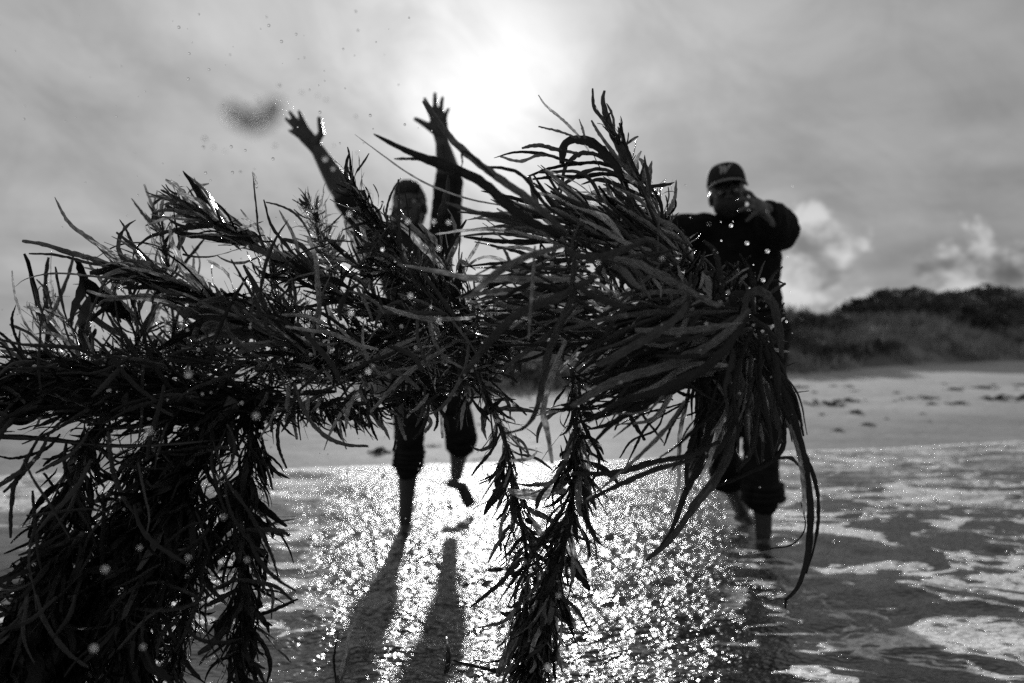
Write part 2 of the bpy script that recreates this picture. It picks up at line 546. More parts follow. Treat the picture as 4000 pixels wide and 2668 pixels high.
def tube_vf(pts, rads, n=8, V=None, F=None, flat=1.0, side=None):
    """closed tube through pts; rads one number per point; flat squeezes the second axis"""
    V = [] if V is None else V
    F = [] if F is None else F
    m = len(pts)
    ref = Vector(side) if side is not None else None
    b0 = len(V)
    for i in range(m):
        tg = (pts[min(i + 1, m - 1)] - pts[max(i - 1, 0)]).normalized()
        if ref is None:
            ref = tg.orthogonal()
        u = (ref - tg * ref.dot(tg))
        if u.length < 1e-5: u = tg.orthogonal()
        u.normalize()
        if side is None: ref = u
        w = tg.cross(u)
        r = rads[i]
        ra, rb = (r if hasattr(r, '__len__') else (r, r * flat))
        for j in range(n):
            a = 6.28318 * j / n
            V.append(pts[i] + u * math.cos(a) * ra + w * math.sin(a) * rb)
    for i in range(m - 1):
        for j in range(n):
            a, b = b0 + i * n + j, b0 + i * n + (j + 1) % n
            F.append((a, b, b + n, a + n))
    F.append(tuple(b0 + j for j in range(n))[::-1])
    F.append(tuple(b0 + (m - 1) * n + j for j in range(n)))
    return V, F


SHRUBS = [(3120, 19.5, 1.0, 'rounded dark shrub on the low dune hump beside the man in the cap'),
          (3215, 20.5, 0.8, 'small shrub at the right foot of the low dune hump'),
          (3420, 22.0, 1.0, 'dark shrub where the main dune crest begins to rise'),
          (3525, 23.0, 1.2, 'broad dark shrub at the left shoulder of the main dune crest'),
          (3640, 23.5, 1.1, 'dark shrub in the middle of the main dune crest'),
          (3760, 24.0, 1.1, 'dark shrub on the crest left of the tallest bush'),
          (3870, 25.0, 1.6, 'tallest dark bush standing above the dune crest at right'),
          (3985, 25.5, 1.4, 'dark bush on the dune crest at the right picture edge')]
for px, d, r, lab in SHRUBS:
    x = (px - 2000) / FPX * d
    z = dz(x, d)
    rt = empty('shrub', (x, d, z), lab, 'shrub', 'shrubs along the dune crest')
    V, F = [], []
    for q in range(7):
        cc = (rr.uniform(-r, r) * .7, rr.uniform(-.5, .5), rr.uniform(-0.1, .25))
        tuft_faces(V, F, cc, r * rr.uniform(.4, .7), r * rr.uniform(.28, .46), 300, rr, False)
    obj('crown', mesh_from('crown', V, F, False), M_SCRUB, rt)
    V, F = [], []
    for q in range(4):
        a = rr.uniform(0, 6.28)
        tube_vf([Vector((0, 0, -.3)), Vector((math.cos(a) * r * .2, math.sin(a) * .2, r * .2)), Vector((math.cos(a) * r * .5, math.sin(a) * .4, r * .45))],
                [.05, .035, .015], 6, V, F)
    obj('stem', mesh_from('stem', V, F), M_SCRUB, rt)


def on_sand(px, py):
    r = ray(px, py)
    d = 3.0
    while d < 80:
        p = Vector((0, 0, CAM_H)) + r * d
        if p.z <= sand_at(p.x, p.y): return p
        d += 0.02
    return p


WRACK = [(3195, 1582, 190, 34, 'long dark seaweed heap on the sand nearest the man in the cap'),
         (3310, 1568, 110, 24, 'low seaweed heap just right of the long heap on the sand'),
         (3343, 1615, 75, 26, 'oval seaweed clump below the long heap on the sand'),
         (3390, 1661, 70, 20, 'seaweed clump right of the lowest clump on the wet sand'),
         (3270, 1684, 64, 18, 'lowest small seaweed clump on the wet sand'),
         (3212, 1621, 60, 12, 'thin scrap of seaweed under the long heap'),
         (3723, 1524, 90, 18, 'seaweed clump left of the flat heap on the far sand'),
         (3831, 1517, 130, 20, 'flat seaweed heap on the far sand under the tallest bush'),
         (3601, 1557, 140, 20, 'seaweed strip at the left end of the right hand wrack line'),
         (3640, 1580, 60, 16, 'small clump below the left end of the wrack line'),
         (3745, 1578, 110, 24, 'ragged seaweed heap in the middle of the wrack line'),
         (3905, 1560, 190, 32, 'largest seaweed heap of the wrack line at right'),
         (4005, 1558, 120, 30, 'seaweed heap cut by the right picture edge'),
         (3984, 1505, 80, 14, 'small far clump near the right picture edge'),
         (3120, 1514, 110, 12, 'faint thin scrap close to the dune foot by the man in the cap'),
         (3314, 1511, 60, 12, 'faint small scrap on the pale sand under the dunes'),
         (1489, 1770, 110, 46, 'upright dark seaweed clump at the water edge left of the barefoot man'),
         (1120, 1640, 90, 12, 'flat scrap of seaweed on the sand behind the left fronds'),
         (1390, 1665, 100, 12, 'flat scrap of seaweed on the sand left of the standing leg'),
         (1690, 1745, 90, 14, 'flat scrap on the sand between the legs of the barefoot man'),
         (1880, 1795, 120, 12, 'dark scrap at the water edge right of the lifted foot')]
for q in range(22):
    WRACK.append((rr.choice((rr.uniform(3080, 4000), rr.uniform(1050, 2400))), 0, rr.uniform(22, 50), rr.uniform(6, 10), 'tiny scrap of weed lying on the pale sand among the larger clumps'))
    WRACK[-1] = (WRACK[-1][0], 1500 + rr.random() * 150 + (90 if WRACK[-1][0] < 2500 else 0)) + WRACK[-1][2:]
ORD = ('leftmost', 'second', 'third', 'fourth', 'fifth', 'sixth', 'seventh', 'eighth', 'ninth', 'tenth', 'eleventh', 'twelfth', 'thirteenth', 'fourteenth', 'fifteenth', 'sixteenth', 'seventeenth', 'eighteenth')
for zone, words in ((lambda q: q[0] > 2700, 'on the sand right of the capped man'), (lambda q: q[0] <= 2700, 'on the sand behind the barefoot man')):
    for k, q in enumerate(sorted([q for q in WRACK if q[4].startswith('tiny') and zone(q)])):
        WRACK[WRACK.index(q)] = q[:4] + (f'{ORD[k]} tiny weed scrap from the left {words}',)
for px, py, w, h, lab in WRACK:
    p = on_sand(px, py)
    mpp = p.y / FPX
    W, H = w * mpp, h * mpp * .75
    o_ = []
    V, F = [], []
    for q in range(26):
        a = rr.uniform(0, 6.283)
        qx = max(-.42, min(.42, rr.gauss(0, .22))) * W
        z0 = rr.random() * H * max(.15, 1 - abs(qx) / (W * .5)) * .8
        c = Vector((qx, rr.gauss(0, .2) * W * .5, z0))
        dirv = Vector((math.cos(a), math.sin(a) * .6, rr.uniform(-.15, .45))) * W * rr.uniform(.08, .2)
        sag = Vector((0, 0, -.25 * dirv.length))
        tube_vf([c - dirv + sag, c, c + dirv + sag], [.3 * H * .3, .45 * H * .45, .2 * H * .3], 5, V, F, .6)
    me = mesh_from('seaweed_clump', V, F)
    o = obj('seaweed_clump', me, M_WRACK)
    o.location = p
    tag(o, lab, 'seaweed', 'seaweed clumps washed up on the sand')


# ------------------------------------------------------------------ people
def loft(bm_vf, pts, rads, n=18, side=None):
    """tube with rounded ends into a (V, F) pair"""
    V, F = bm_vf
    pts = [Vector(p) for p in pts]
    rads = [r if hasattr(r, '__len__') else (r, r) for r in rads]
    t0 = (pts[0] - pts[1]).normalized()
    t1 = (pts[-1] - pts[-2]).normalized()
    pp, rd = [], []
    for k in (1.0, .85, .55):
        e = math.sqrt(max(0, 1 - k * k))
        pp.append(pts[0] + t0 * min(rads[0]) * k); rd.append((rads[0][0] * max(e, .08), rads[0][1] * max(e, .08)))
    pp += pts; rd += rads
    for k in (.55, .85, 1.0):
        e = math.sqrt(max(0, 1 - k * k))
        pp.append(pts[-1] + t1 * min(rads[-1]) * k); rd.append((rads[-1][0] * max(e, .08), rads[-1][1] * max(e, .08)))
    tube_vf(pp, rd, n, V, F, side=side)


def ellip(bm_vf, c, r, rot=None, nu=16, nv=10):
    V, F = bm_vf
    b = len(V)
    rot = rot or Matrix.Identity(3)
    c = Vector(c)
    V.append(c + rot @ Vector((0, 0, r[2])))
    for i in range(1, nv):
        th = math.pi * i / nv
        for j in range(nu):
            a = 6.28318 * j / nu
            V.append(c + rot @ Vector((r[0] * math.sin(th) * math.cos(a), r[1] * math.sin(th) * math.sin(a), r[2] * math.cos(th))))
    V.append(c + rot @ Vector((0, 0, -r[2])))
    e = len(V) - 1
    for j in range(nu):
        F.append((b, b + 1 + j, b + 1 + (j + 1) % nu))
        F.append((e, e - nu + (j + 1) % nu, e - nu + j))
    for i in range(nv - 2):
        for j in range(nu):
            a, q = b + 1 + i * nu + j, b + 1 + i * nu + (j + 1) % nu
            F.append((a, a + nu, q + nu, q))


def fuse(vf, voxel, it=4, origin=(0, 0, 0), wrinkle=0.0, wscale=14.0, seed=0.0):
    """fuse overlapping closed shells into one continuous skin"""
    me = mesh_from('tmp', vf[0], vf[1])
    o = bpy.data.objects.new('tmp', me)
    COL.objects.link(o)
    m = o.modifiers.new('r', 'REMESH'); m.mode = 'VOXEL'; m.voxel_size = voxel; m.use_smooth_shade = True
    s = o.modifiers.new('s', 'SMOOTH'); s.factor = 0.5; s.iterations = it
    dg = bpy.context.evaluated_depsgraph_get()
    r = bpy.data.meshes.new_from_object(o.evaluated_get(dg))
    bpy.data.objects.remove(o)
    bpy.data.meshes.remove(me)
    n = len(r.vertices)
    co = np.empty(n * 3); r.vertices.foreach_get('co', co)
    if wrinkle:
        nr = np.empty(n * 3); r.vertices.foreach_get('normal', nr)
        c3, n3 = co.reshape(-1, 3), nr.reshape(-1, 3)
        w = np.array([noise.noise(Vector((p[0] * wscale, p[1] * wscale, p[2] * wscale * 1.8 + seed))) +
                      .5 * noise.noise(Vector((p[0] * wscale * 2.3, p[1] * wscale * 2.3, p[2] * wscale * 3.5 + seed))) for p in c3])
        c3 = c3 + n3 * (w * wrinkle)[:, None]
        co = c3.ravel()
    co = (co.reshape(-1, 3) - np.array(origin)).ravel()
    r.vertices.foreach_set('co', co)
    r.update()
    return r


def hand(vf, wrist, index_k, pinky_k, tips, th_base, th_tip, bend, s=1.0):
    """palm, four unequal fingers with knuckle bends, and a thumb from the side of the palm"""
    wrist, index_k, pinky_k = Vector(wrist), Vector(index_k), Vector(pinky_k)
    mid = (index_k + pinky_k) / 2
    across = (index_k - pinky_k)
    hw = across.length / 2 + .008 * s
    side = across.normalized()
    loft(vf, [wrist, wrist.lerp(mid, .35), wrist.lerp(mid, .75), mid], [(.028 * s, .02 * s), (hw * .92, .019 * s), (hw * 1.02, .017 * s), (hw, .012 * s)], 16, side)
    for k, tp in enumerate(tips):
        b = index_k.lerp(pinky_k, k / 3.0)
        tp = Vector(tp)
        a = b.lerp(tp, .45) + Vector(bend) * .012 * s
        c = b.lerp(tp, .76) + Vector(bend) * .009 * s
        b = b.lerp(wrist, .12)
        rad = (.0098, .0102, .0095, .0083)[k] * s
        loft(vf, [b, a, c, tp], [rad * 1.1, rad, rad * .92, rad * .78], 10)
    tb, tt = Vector(th_base), Vector(th_tip)
    loft(vf, [wrist.lerp(mid, .30), tb, tb.lerp(tt, .55) + Vector(bend) * .006, tt], [.019 * s, .0145 * s, .0115 * s, .0095 * s], 10)


def head(vf, c, rot, s=1.0):
    """skull, jaw, brow, nose, lips, ears; face looks along local -Y"""
    def L(x, y, z): return Vector(c) + rot @ Vector((x * s, y * s, z * s))
    def E(x, y, z, a, b, h): ellip(vf, L(x, y, z), (a * s, b * s, h * s), rot)
    E(0, .012, .03, .075, .093, .088)
    E(0, -.018, -.035, .062, .068, .078)
    E(0, -.045, -.085, .034, .034, .026)
    for q in (-1, 1):
        E(q * .04, -.05, -.022, .022, .026, .02)
        E(q * .03, -.072, .022, .026, .012, .009)
        E(q * .077, .008, -.008, .009, .019, .031)
        E(q * .012, -.094, -.03, .009, .01, .008)
    E(0, -.088, -.002, .0095, .014, .026)
    E(0, -.099, -.024, .0125, .014, .011)
    E(0, -.079, -.056, .025, .012, .006)
    E(0, -.077, -.067, .022, .012, .007)


def eyes(c, rot, parent, origin, s=1.0):
    for q in (-1, 1):
        vf = ([], [])
        ellip(vf, (0, 0, 0), (.0125, .0125, .0125), None, 12, 8)
        o = obj('eye', mesh_from('eye', *vf), M_EYE, parent)
        o.location = Vector(c) + rot @ Vector((q * .031 * s, -.0665 * s, .004 * s)) - Vector(origin)


def torso(vf, hip, neck, grow=0.0, lo=0.0):
    hip, neck = Vector(hip), Vector(neck)
    prof = [(-.06, .155, .105), (.06, .168, .118), (.25, .150, .108), (.42, .145, .104), (.62, .165, .118), (.80, .178, .115), (.92, .150, .092), (1.0, .075, .062)]
    pts, rd = [], []
    for tt, a, b in prof:
        if tt < lo: continue
        pts.append(hip.lerp(neck, tt)); rd.append((a + grow, b + grow))
    loft(vf, pts, rd, 24, (1, 0, 0))


# ---- the man with both arms thrown up
D1 = 3.9
org = P(1640, 2076, D1)
org.z = 0
man = empty('person', org, 'barefoot man in rolled dark trousers wading with both arms thrown up', 'person')
hipc, neckb = P(1655, 1325, D1), P(1605, 925, D1)
hc = P(1599, 812, D1 - .03)
hrot = Matrix.Rotation(R(-4), 3, 'Y') @ Matrix.Rotation(R(-10), 3, 'X')
shR, shL = P(1478, 935, D1), P(1738, 925, D1)
elR, elL = P(1352, 770, D1 - .14), P(1757, 700, D1 - .10)
wrR, wrL = P(1243, 588, D1 - .22), P(1728, 560, D1 - .22)
dR, dL = D1 - .26, D1 - .27
kn1, an1 = P(1600, 1720, D1 - .03), P(1583, 2035, D1)
kn2, an2 = P(1802, 1700, D1 + .02), P(1782, 1858, D1 + .36)
hp1, hp2 = P(1600, 1345, D1), P(1712, 1345, D1)
b = ([], [])
torso(b, hipc, neckb)
loft(b, [neckb + Vector((0, .01, -.04)), neckb.lerp(hc, .5) + Vector((0, .015, 0)), hc + Vector((0, .03, -.03))], [.066, .056, .058])
head(b, hc, hrot, 1.03)
for sh, el, wr in ((shR, elR, wrR), (shL, elL, wrL)):
    loft(b, [sh.lerp(neckb, .45) + Vector((0, 0, -.03)), sh, sh.lerp(el, .5), el, el.lerp(wr, .3), el.lerp(wr, .7), wr],
         [.066, .069, .059, .052, .055, .043, .033])
hand(b, wrR, P(1196, 497, dR), P(1170, 535, dR), [P(1168, 436, dR), P(1131, 438, dR), P(1116, 463, dR), P(1130, 510, dR)],
     P(1256, 520, dR), P(1247, 463, dR), (0, -1, 0), 1.15)
hand(b, wrL, P(1684, 452, dL), P(1737, 462, dL), [P(1659, 386, dL), P(1699, 366, dL), P(1729, 382, dL), P(1753, 425, dL)],
     P(1668, 490, dL), P(1623, 465, dL), (0, -1, 0), 1.15)
loft(b, [hp1, hp1.lerp(kn1, .5), kn1, kn1.lerp(an1, .3), kn1.lerp(an1, .7), an1], [.09, .075, .056, .052, .037, .031])
loft(b, [an1 + Vector((0, .04, -.05)), an1 + Vector((0, -.03, -.06)), an1 + Vector((0, -.15, -.085))], [(.036, .04), (.042, .036), (.046, .018)], 14, (1, 0, 0))
loft(b, [hp2, hp2.lerp(kn2, .5), kn2, kn2.lerp(an2, .3), kn2.lerp(an2, .7), an2], [.09, .075, .056, .053, .038, .032])
to2 = P(1838, 1972, D1 + .47)
hl2 = P(1764, 1888, D1 + .42)
loft(b, [hl2, an2.lerp(to2, .35), an2.lerp(to2, .75), to2], [(.027, .03), (.031, .032), (.036, .021), (.036, .010)], 14, (0.8, 0.2, .5))
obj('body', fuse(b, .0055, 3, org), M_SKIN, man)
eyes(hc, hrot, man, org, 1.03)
b = ([], [])
ellip(b, hc + hrot @ Vector((0, .022, .043)), (.084, .094, .09), hrot)
ellip(b, hc + hrot @ Vector((0, .06, -.01)), (.072, .058, .085), hrot)
ellip(b, hc + hrot @ Vector((0, -.04, .078)), (.068, .056, .048), hrot)
obj('hair', fuse(b, .006, 2, org, .005, 60), M_HAIR, man)
b = ([], [])
torso(b, hipc, neckb, .014, .0)
for sh, el, wr, q in ((shR, elR, wrR, .96), (shL, elL, wrL, 1.02)):
    e = sh.lerp(el, q) if q < 1 else el.lerp(wr, .1)
    loft(b, [sh.lerp(neckb, .4) + Vector((0, 0, -.04)), sh, sh.lerp(e, .5), e], [.076, .084, .074, .067])
obj('shirt', fuse(b, .008, 3, org, .006, 13, 3), M_SHIRT, man)
b = ([], [])
pel = hipc + Vector((0, 0, .09))
loft(b, [pel, hipc, hipc + Vector((0, 0, -.07))], [(.172, .125), (.185, .13), (.17, .12)], 24, (1, 0, 0))
h1 = kn1.lerp(an1, .33)
h2 = kn2.lerp(an2, .22)
loft(b, [hp1 + Vector((0, 0, -.02)), hp1.lerp(kn1, .5), kn1, h1], [.108, .088, .071, .066])
loft(b, [hp2 + Vector((0, 0, -.02)), hp2.lerp(kn2, .5), kn2, h2], [.108, .088, .073, .068])
tr = obj('trousers', fuse(b, .008, 3, org, .009, 16, 9), M_TROUSER, man)
for a_, c_ in ((kn1, an1), (kn2, an2)):
    q0 = .33 if a_ is kn1 else .2
    c0 = a_.lerp(c_, q0)
    dr = (c_ - a_).normalized()
    V, F = [], []
    for j in range(4):
        cc = c0 - dr * (.012 + .022 * j)
        u = dr.orthogonal().normalized(); w = dr.cross(u)
        ring = [cc + (u * math.cos(k * .3927) + w * math.sin(k * .3927)) * (.068 + .004 * math.sin(k * 1.7 + j)) - org for k in range(17)]
        tube_vf(ring, [.0125] * 17, 8, V, F)
    obj('rolled_hem', mesh_from('rolled_hem', V, F), M_TROUSER, tr)

# ---- the man in the cap
D2 = 3.7
org = P(2940, 2105, D2)
org.z = 0
man = empty('person', org, 'man in black jumper and cap wading at right with one open hand reaching forward', 'person')
hipc, neckb = P(2925, 1330, D2), P(2862, 885, D2)
hc = P(2843, 765, D2 - .05)
hrot = Matrix.Rotation(R(-7), 3, 'Y') @ Matrix.Rotation(R(-14), 3, 'Z') @ Matrix.Rotation(R(-4), 3, 'X')
shR, shL = P(2758, 905, D2), P(2995, 868, D2 - .02)
elR, wrR = P(2565, 905, D2 - .12), P(2410, 850, D2 - .30)
elL, wrL = P(3036, 900, D2 - .20), P(2990, 818, D2 - .42)
kn1, an1 = P(2972, 1745, D2 - .02), P(2982, 2085, D2)
kn2, an2 = P(2812, 1765, D2 + .10), P(2898, 2000, D2 + .40)
hp1, hp2 = P(2980, 1345, D2), P(2875, 1345, D2)
b = ([], [])
torso(b, hipc, neckb)
loft(b, [neckb + Vector((0, .01, -.04)), neckb.lerp(hc, .5) + Vector((0, .015, 0)), hc + Vector((0, .03, -.03))], [.066, .06, .06])
head(b, hc, hrot, 1.04)
for sh, el, wr in ((shR, elR, wrR), (shL, elL, wrL)):
    loft(b, [sh.lerp(neckb, .45) + Vector((0, 0, -.03)), sh, sh.lerp(el, .5), el, el.lerp(wr, .3), el.lerp(wr, .7), wr],
         [.06, .064, .054, .046, .047, .037, .029])
dh = D2 - .50
hand(b, wrL, P(2944, 774, dh), P(2956, 832, dh), [P(2900, 748, dh - .03), P(2884, 782, dh - .06), P(2888, 824, dh - .05), P(2916, 864, dh - .02)],
     P(2994, 846, dh), P(3020, 880, dh - .05), (.2, -.8, .5), 1.05)
dh = D2 - .36
hand(b, wrR, P(2345, 800, dh), P(2350, 848, dh), [P(2285, 790, dh), P(2278, 815, dh), P(2282, 838, dh), P(2296, 860, dh)],
     P(2372, 780, dh), P(2330, 760, dh - .02), (0, -1, 0))
loft(b, [hp1, hp1.lerp(kn1, .5), kn1, kn1.lerp(an1, .3), kn1.lerp(an1, .7), an1], [.09, .078, .06, .062, .046, .038])
loft(b, [an1 + Vector((0, .04, -.05)), an1 + Vector((0, -.03, -.06)), an1 + Vector((0, -.15, -.085))], [(.036, .04), (.042, .036), (.046, .018)], 14, (1, 0, 0))
loft(b, [hp2, hp2.lerp(kn2, .5), kn2, kn2.lerp(an2, .3), kn2.lerp(an2, .7), an2], [.09, .078, .06, .062, .046, .038])
loft(b, [an2 + Vector((0, .03, -.04)), an2 + Vector((.03, -.03, -.05)), an2 + Vector((.07, -.14, -.07))], [(.036, .04), (.042, .036), (.046, .018)], 14, (1, 0, 0))
obj('body', fuse(b, .0055, 3, org), M_SKIN, man)
eyes(hc, hrot, man, org, 1.04)
b = ([], [])
ellip(b, hc + hrot @ Vector((0, .045, .0)), (.08, .075, .075), hrot)
obj('hair', fuse(b, .006, 2, org, .004, 60), M_HAIR, man)
b = ([], [])
ellip(b, hc + hrot @ Vector((0, -.036, -.050)), (.072, .068, .070), hrot)
obj('beard', fuse(b, .006, 2, org, .004, 70), M_HAIR, man)
b = ([], [])
torso(b, hipc + Vector((0, 0, .0)), neckb, .030, .0)
loft(b, [neckb + Vector((0, .01, -.04)), neckb.lerp(hc, .3) + Vector((0, .02, 0))], [.09, .078])
loft(b, [shR.lerp(neckb, .4) + Vector((0, 0, -.04)), shR, shR.lerp(elR, .5), elR, elR.lerp(wrR, .8)], [.085, .088, .082, .074, .058])
loft(b, [shL.lerp(neckb, .4) + Vector((0, 0, -.03)), shL, shL.lerp(elL, .55), elL, elL.lerp(wrL, .45), elL.lerp(wrL, .8)], [.09, .098, .105, .098, .072, .055])
obj('jumper', fuse(b, .009, 3, org, .009, 11, 5), M_JUMPER, man)
b = ([], [])
loft(b, [hipc + Vector((0, 0, .09)), hipc, hipc + Vector((0, 0, -.07))], [(.175, .13), (.19, .135), (.17, .125)], 24, (1, 0, 0))
h1 = kn1.lerp(an1, .58)
h2 = kn2.lerp(an2, .40)
loft(b, [hp1 + Vector((0, 0, -.02)), hp1.lerp(kn1, .5), kn1, h1], [.112, .096, .080, .082])
loft(b, [hp2 + Vector((0, 0, -.02)), hp2.lerp(kn2, .5), kn2, h2], [.112, .096, .080, .078])
tr = obj('trousers', fuse(b, .008, 3, org, .009, 14, 2), M_TROUSER, man)
for a_, c_, q0, rad in ((kn1, an1, .58, .084), (kn2, an2, .40, .076)):
    c0 = a_.lerp(c_, q0)
    dr = (c_ - a_).normalized()
    V, F = [], []
    for j in range(3):
        cc = c0 - dr * (.0 + .028 * j)
        u = dr.orthogonal().normalized(); w = dr.cross(u)
        ring = [cc + (u * math.cos(k * .3927) + w * math.sin(k * .3927)) * (rad + .006 * math.sin(k * 1.3 + j)) - org for k in range(17)]
        tube_vf(ring, [.017] * 17, 8, V, F)
    obj('rolled_hem', mesh_from('rolled_hem', V, F), M_TROUSER, tr)
# cap: crown, brim with a pale edge, button, stitched letter
cc = hc + hrot @ Vector((0, .005, .048))


def capt(x, y, z): return cc + hrot @ Vector((x, y, z)) - org


V, F = [], []
nv, nu = 9, 32
for i in range(nv + 1):
    th = (math.pi / 2) * i / nv
    sq = math.cos(th) ** .62
    for j in range(nu):
        a = 6.28318 * j / nu
        seam = 1 - .018 * max(0, math.cos(a * 6)) ** 12
        V.append(capt(.090 * sq * math.cos(a) * seam, .106 * sq * math.sin(a) * seam, .098 * math.sin(th) ** .9 + (.006 if math.sin(a) < 0 else 0) * math.sin(th * 2)))
for i in range(nv):
    for j in range(nu):
        a, q = i * nu + j, i * nu + (j + 1) % nu
        F.append((a, q, q + nu, a + nu))
F.append(tuple(range(nu))[::-1])
cap = obj('cap', mesh_from('cap', V, F), M_CAP, man)
V, F = [], []
nb = 18
rowz = []
for lay in (0, 1):
    for i in range(5):
        for j in range(nb + 1):
            u = -1 + 2 * j / nb
            a = u * R(64)
            ext = .072 * math.sqrt(max(0, 1 - abs(u) ** 2.6)) * (i / 4)
            x = (.0885) * math.sin(a) * (1 + .10 * i / 4)
            y = -.1045 * math.cos(a) - ext
            z = .006 - .020 * (i / 4) - .008 * u * u - lay * .004
            V.append(capt(x, y, z))
off = 5 * (nb + 1)
for i in range(4):
    for j in range(nb):
        a = i * (nb + 1) + j
        F.append((a, a + 1, a + nb + 2, a + nb + 1))
        F.append((a + off, a + off + nb + 1, a + off + nb + 2, a + off + 1))
rim = [4 * (nb + 1) + j for j in range(nb + 1)]
for j in range(nb):
    F.append((rim[j], rim[j + 1], rim[j + 1] + off, rim[j] + off))
    F.append((j + 1, j, j + off, j + 1 + off))
obj('brim', mesh_from('brim', V, F), M_CAP, cap)
rimp = [V[k] for k in rim]
Vt, Ft = tube_vf([v.copy() for v in rimp], [.0052] * len(rimp), 6)
obj('brim_edge', mesh_from('brim_edge', Vt, Ft), M_PIPING, cap)
vf = ([], [])
ellip(vf, capt(0, 0, .098), (.009, .009, .005))
obj('button', mesh_from('button', *vf), M_CAP, cap)


def on_cap(u, w):
    """point on the front of the crown, u across, w up (metres)"""
    a = -math.pi / 2 + u / .098
    th = min(1.4, w / .088)
    sq = math.cos(th) ** .62
    return capt(.0925 * sq * math.cos(a), .1085 * sq * math.sin(a), .098 * math.sin(th) ** .9 + .004)


V, F = [], []
STROKES = [[(-.040, .062, .0030), (-.030, .067, .0042), (-.022, .060, .0056), (-.019, .044, .0062), (-.022, .028, .0050), (-.024, .020, .0030)],
           [(-.024, .021, .003), (-.012, .040, .0040), (-.002, .060, .0044)],
           [(-.003, .061, .0044), (-.001, .045, .0060), (-.004, .029, .0050), (-.006, .020, .003)],
           [(-.006, .021, .003), (.010, .040, .0042), (.024, .058, .0046), (.040, .066, .0032)]]
for st in STROKES:
    tube_vf([on_cap(u, w) for u, w, r in st], [r for u, w, r in st], 6, V, F)
obj('emblem', mesh_from('emblem', V, F), M_EMBLEM, cap)


# ------------------------------------------------------------------ seaweed
def smooth_path(pts, n):
    """Catmull-Rom through the points, n samples evenly along"""
    p = [pts[0] * 2 - pts[1]] + list(pts) + [pts[-1] * 2 - pts[-2]]
    out = []
    for i in range(1, len(p) - 2):
        for k in range(10):
            q = k / 10
            a, b_, c, d = p[i - 1], p[i], p[i + 1], p[i + 2]
            out.append(.5 * ((2 * b_) + (c - a) * q + (2 * a - 5 * b_ + 4 * c - d) * q * q + (3 * b_ - a - 3 * c + d) * q ** 3))
    out.append(p[-2].copy())
    L = [0]
    for i in range(1, len(out)): L.append(L[-1] + (out[i] - out[i - 1]).length)
    res, j = [], 0
    for k in range(n):
        tgt = L[-1] * k / (n - 1)
        while j < len(L) - 2 and L[j + 1] < tgt: j += 1
        f = (tgt - L[j]) / max(1e-9, L[j + 1] - L[j])
        res.append(out[j].lerp(out[j + 1], f))
    return res, L[-1]


def blade_vf(spine, width, thick, rnd, twist0=0.0, twist1=0.0, teeth=.28, up=None, base=.35, tip=.12, peak=.35):
    """strap leaf with toothed edges and a raised middle; returns V, F"""
    n = len(spine)
    V, F = [], []
    up = Vector(up) if up is not None else Vector((0, -1, 0))
    wob = rnd.random() * 6
    for i, c in enumerate(spine):
        f = i / (n - 1)
        tg = (spine[min(i + 1, n - 1)] - spine[max(i - 1, 0)]).normalized()
        nn = up - tg * up.dot(tg)
        if nn.length < 1e-4: nn = tg.orthogonal()
        nn.normalize()
        sd = tg.cross(nn)
        a = twist0 + (twist1 - twist0) * f
        s2 = sd * math.cos(a) + nn * math.sin(a)
        n2 = nn * math.cos(a) - sd * math.sin(a)
        if f < peak: w = base + (1 - base) * math.sin(f / peak * math.pi / 2)
        else: w = tip + (1 - tip) * math.cos((f - peak) / (1 - peak) * math.pi / 2) ** .8
        w *= width * .5 * (1 + .05 * math.sin(f * 17 + wob))
        tl = 1 + (teeth if rnd.random() < .42 else 0) * rnd.uniform(.5, 1.6) + rnd.uniform(-.07, .05)
        tr = 1 + (teeth if rnd.random() < .42 else 0) * rnd.uniform(.5, 1.6) + rnd.uniform(-.07, .05)
        if i in (0, n - 1): tl = tr = 1
        fw = tg * width * .12
        V += [c - s2 * w * tl + fw * max(0, tl - 1) * 3 + n2 * rnd.gauss(0, .10) * w, c + n2 * (thick + .12 * w), c + s2 * w * tr + fw * max(0, tr - 1) * 3 + n2 * rnd.gauss(0, .10) * w, c - n2 * (thick - .12 * w)]
    for i in range(n - 1):
        for j in range(4):
            a, b_ = i * 4 + j, i * 4 + (j + 1) % 4
            F.append((a, b_, b_ + 4, a + 4))
    F.append((3, 2, 1, 0))
    F.append(tuple((n - 1) * 4 + j for j in range(4)))
    return V, F


# templates: unit length along +Y, bending towards +Z, for three slendernesses
rk = random.Random(5)
TEMPL = {}
for ratio in (9, 14, 20, 42):
    TEMPL[ratio] = []
    for k in range(14):
        bend, s_, lat = (rk.uniform(1.2, 2.6) if k % 5 == 4 else rk.uniform(-.1, .9)), rk.uniform(-.45, .45), rk.uniform(-.5, .5)
        n = 13
        p, sp = Vector((0, 0, 0)), []
        for i in range(n):
            sp.append(p.copy())
            f = i / (n - 1)
            th = bend * f ** 1.1 + s_ * math.sin(f * 5)
            ph = lat * f + .18 * math.sin(f * 4 + k)
            p = p + Vector((math.sin(ph) * math.cos(th), math.cos(th) * math.cos(ph), math.sin(th))) / (n - 1)
        V, F = blade_vf(sp, 1.0 / ratio, .003, rk, rk.uniform(-.5, .5), rk.uniform(-1.6, 1.6), .30, (0, 0, 1), .20, .42 if k % 3 else .12, .5)
        TEMPL[ratio].append(mesh_from('blade', V, F, True, True))
        TEMPL[ratio][-1].materials.append(M_KELP)
V, F = ([], [])
ellip((V, F), (0, .5, 0), (.26, .5, .26), None, 10, 8)
tube_vf([Vector((0, -.5, 0)), Vector((0, .05, 0))], [.05, .05], 6, V, F)
BLADDER = mesh_from('float_bladder', V, F)
BLADDER.materials.append(M_KELP)

MPX = 1.0 / FPX  # metres per picture pixel at one metre


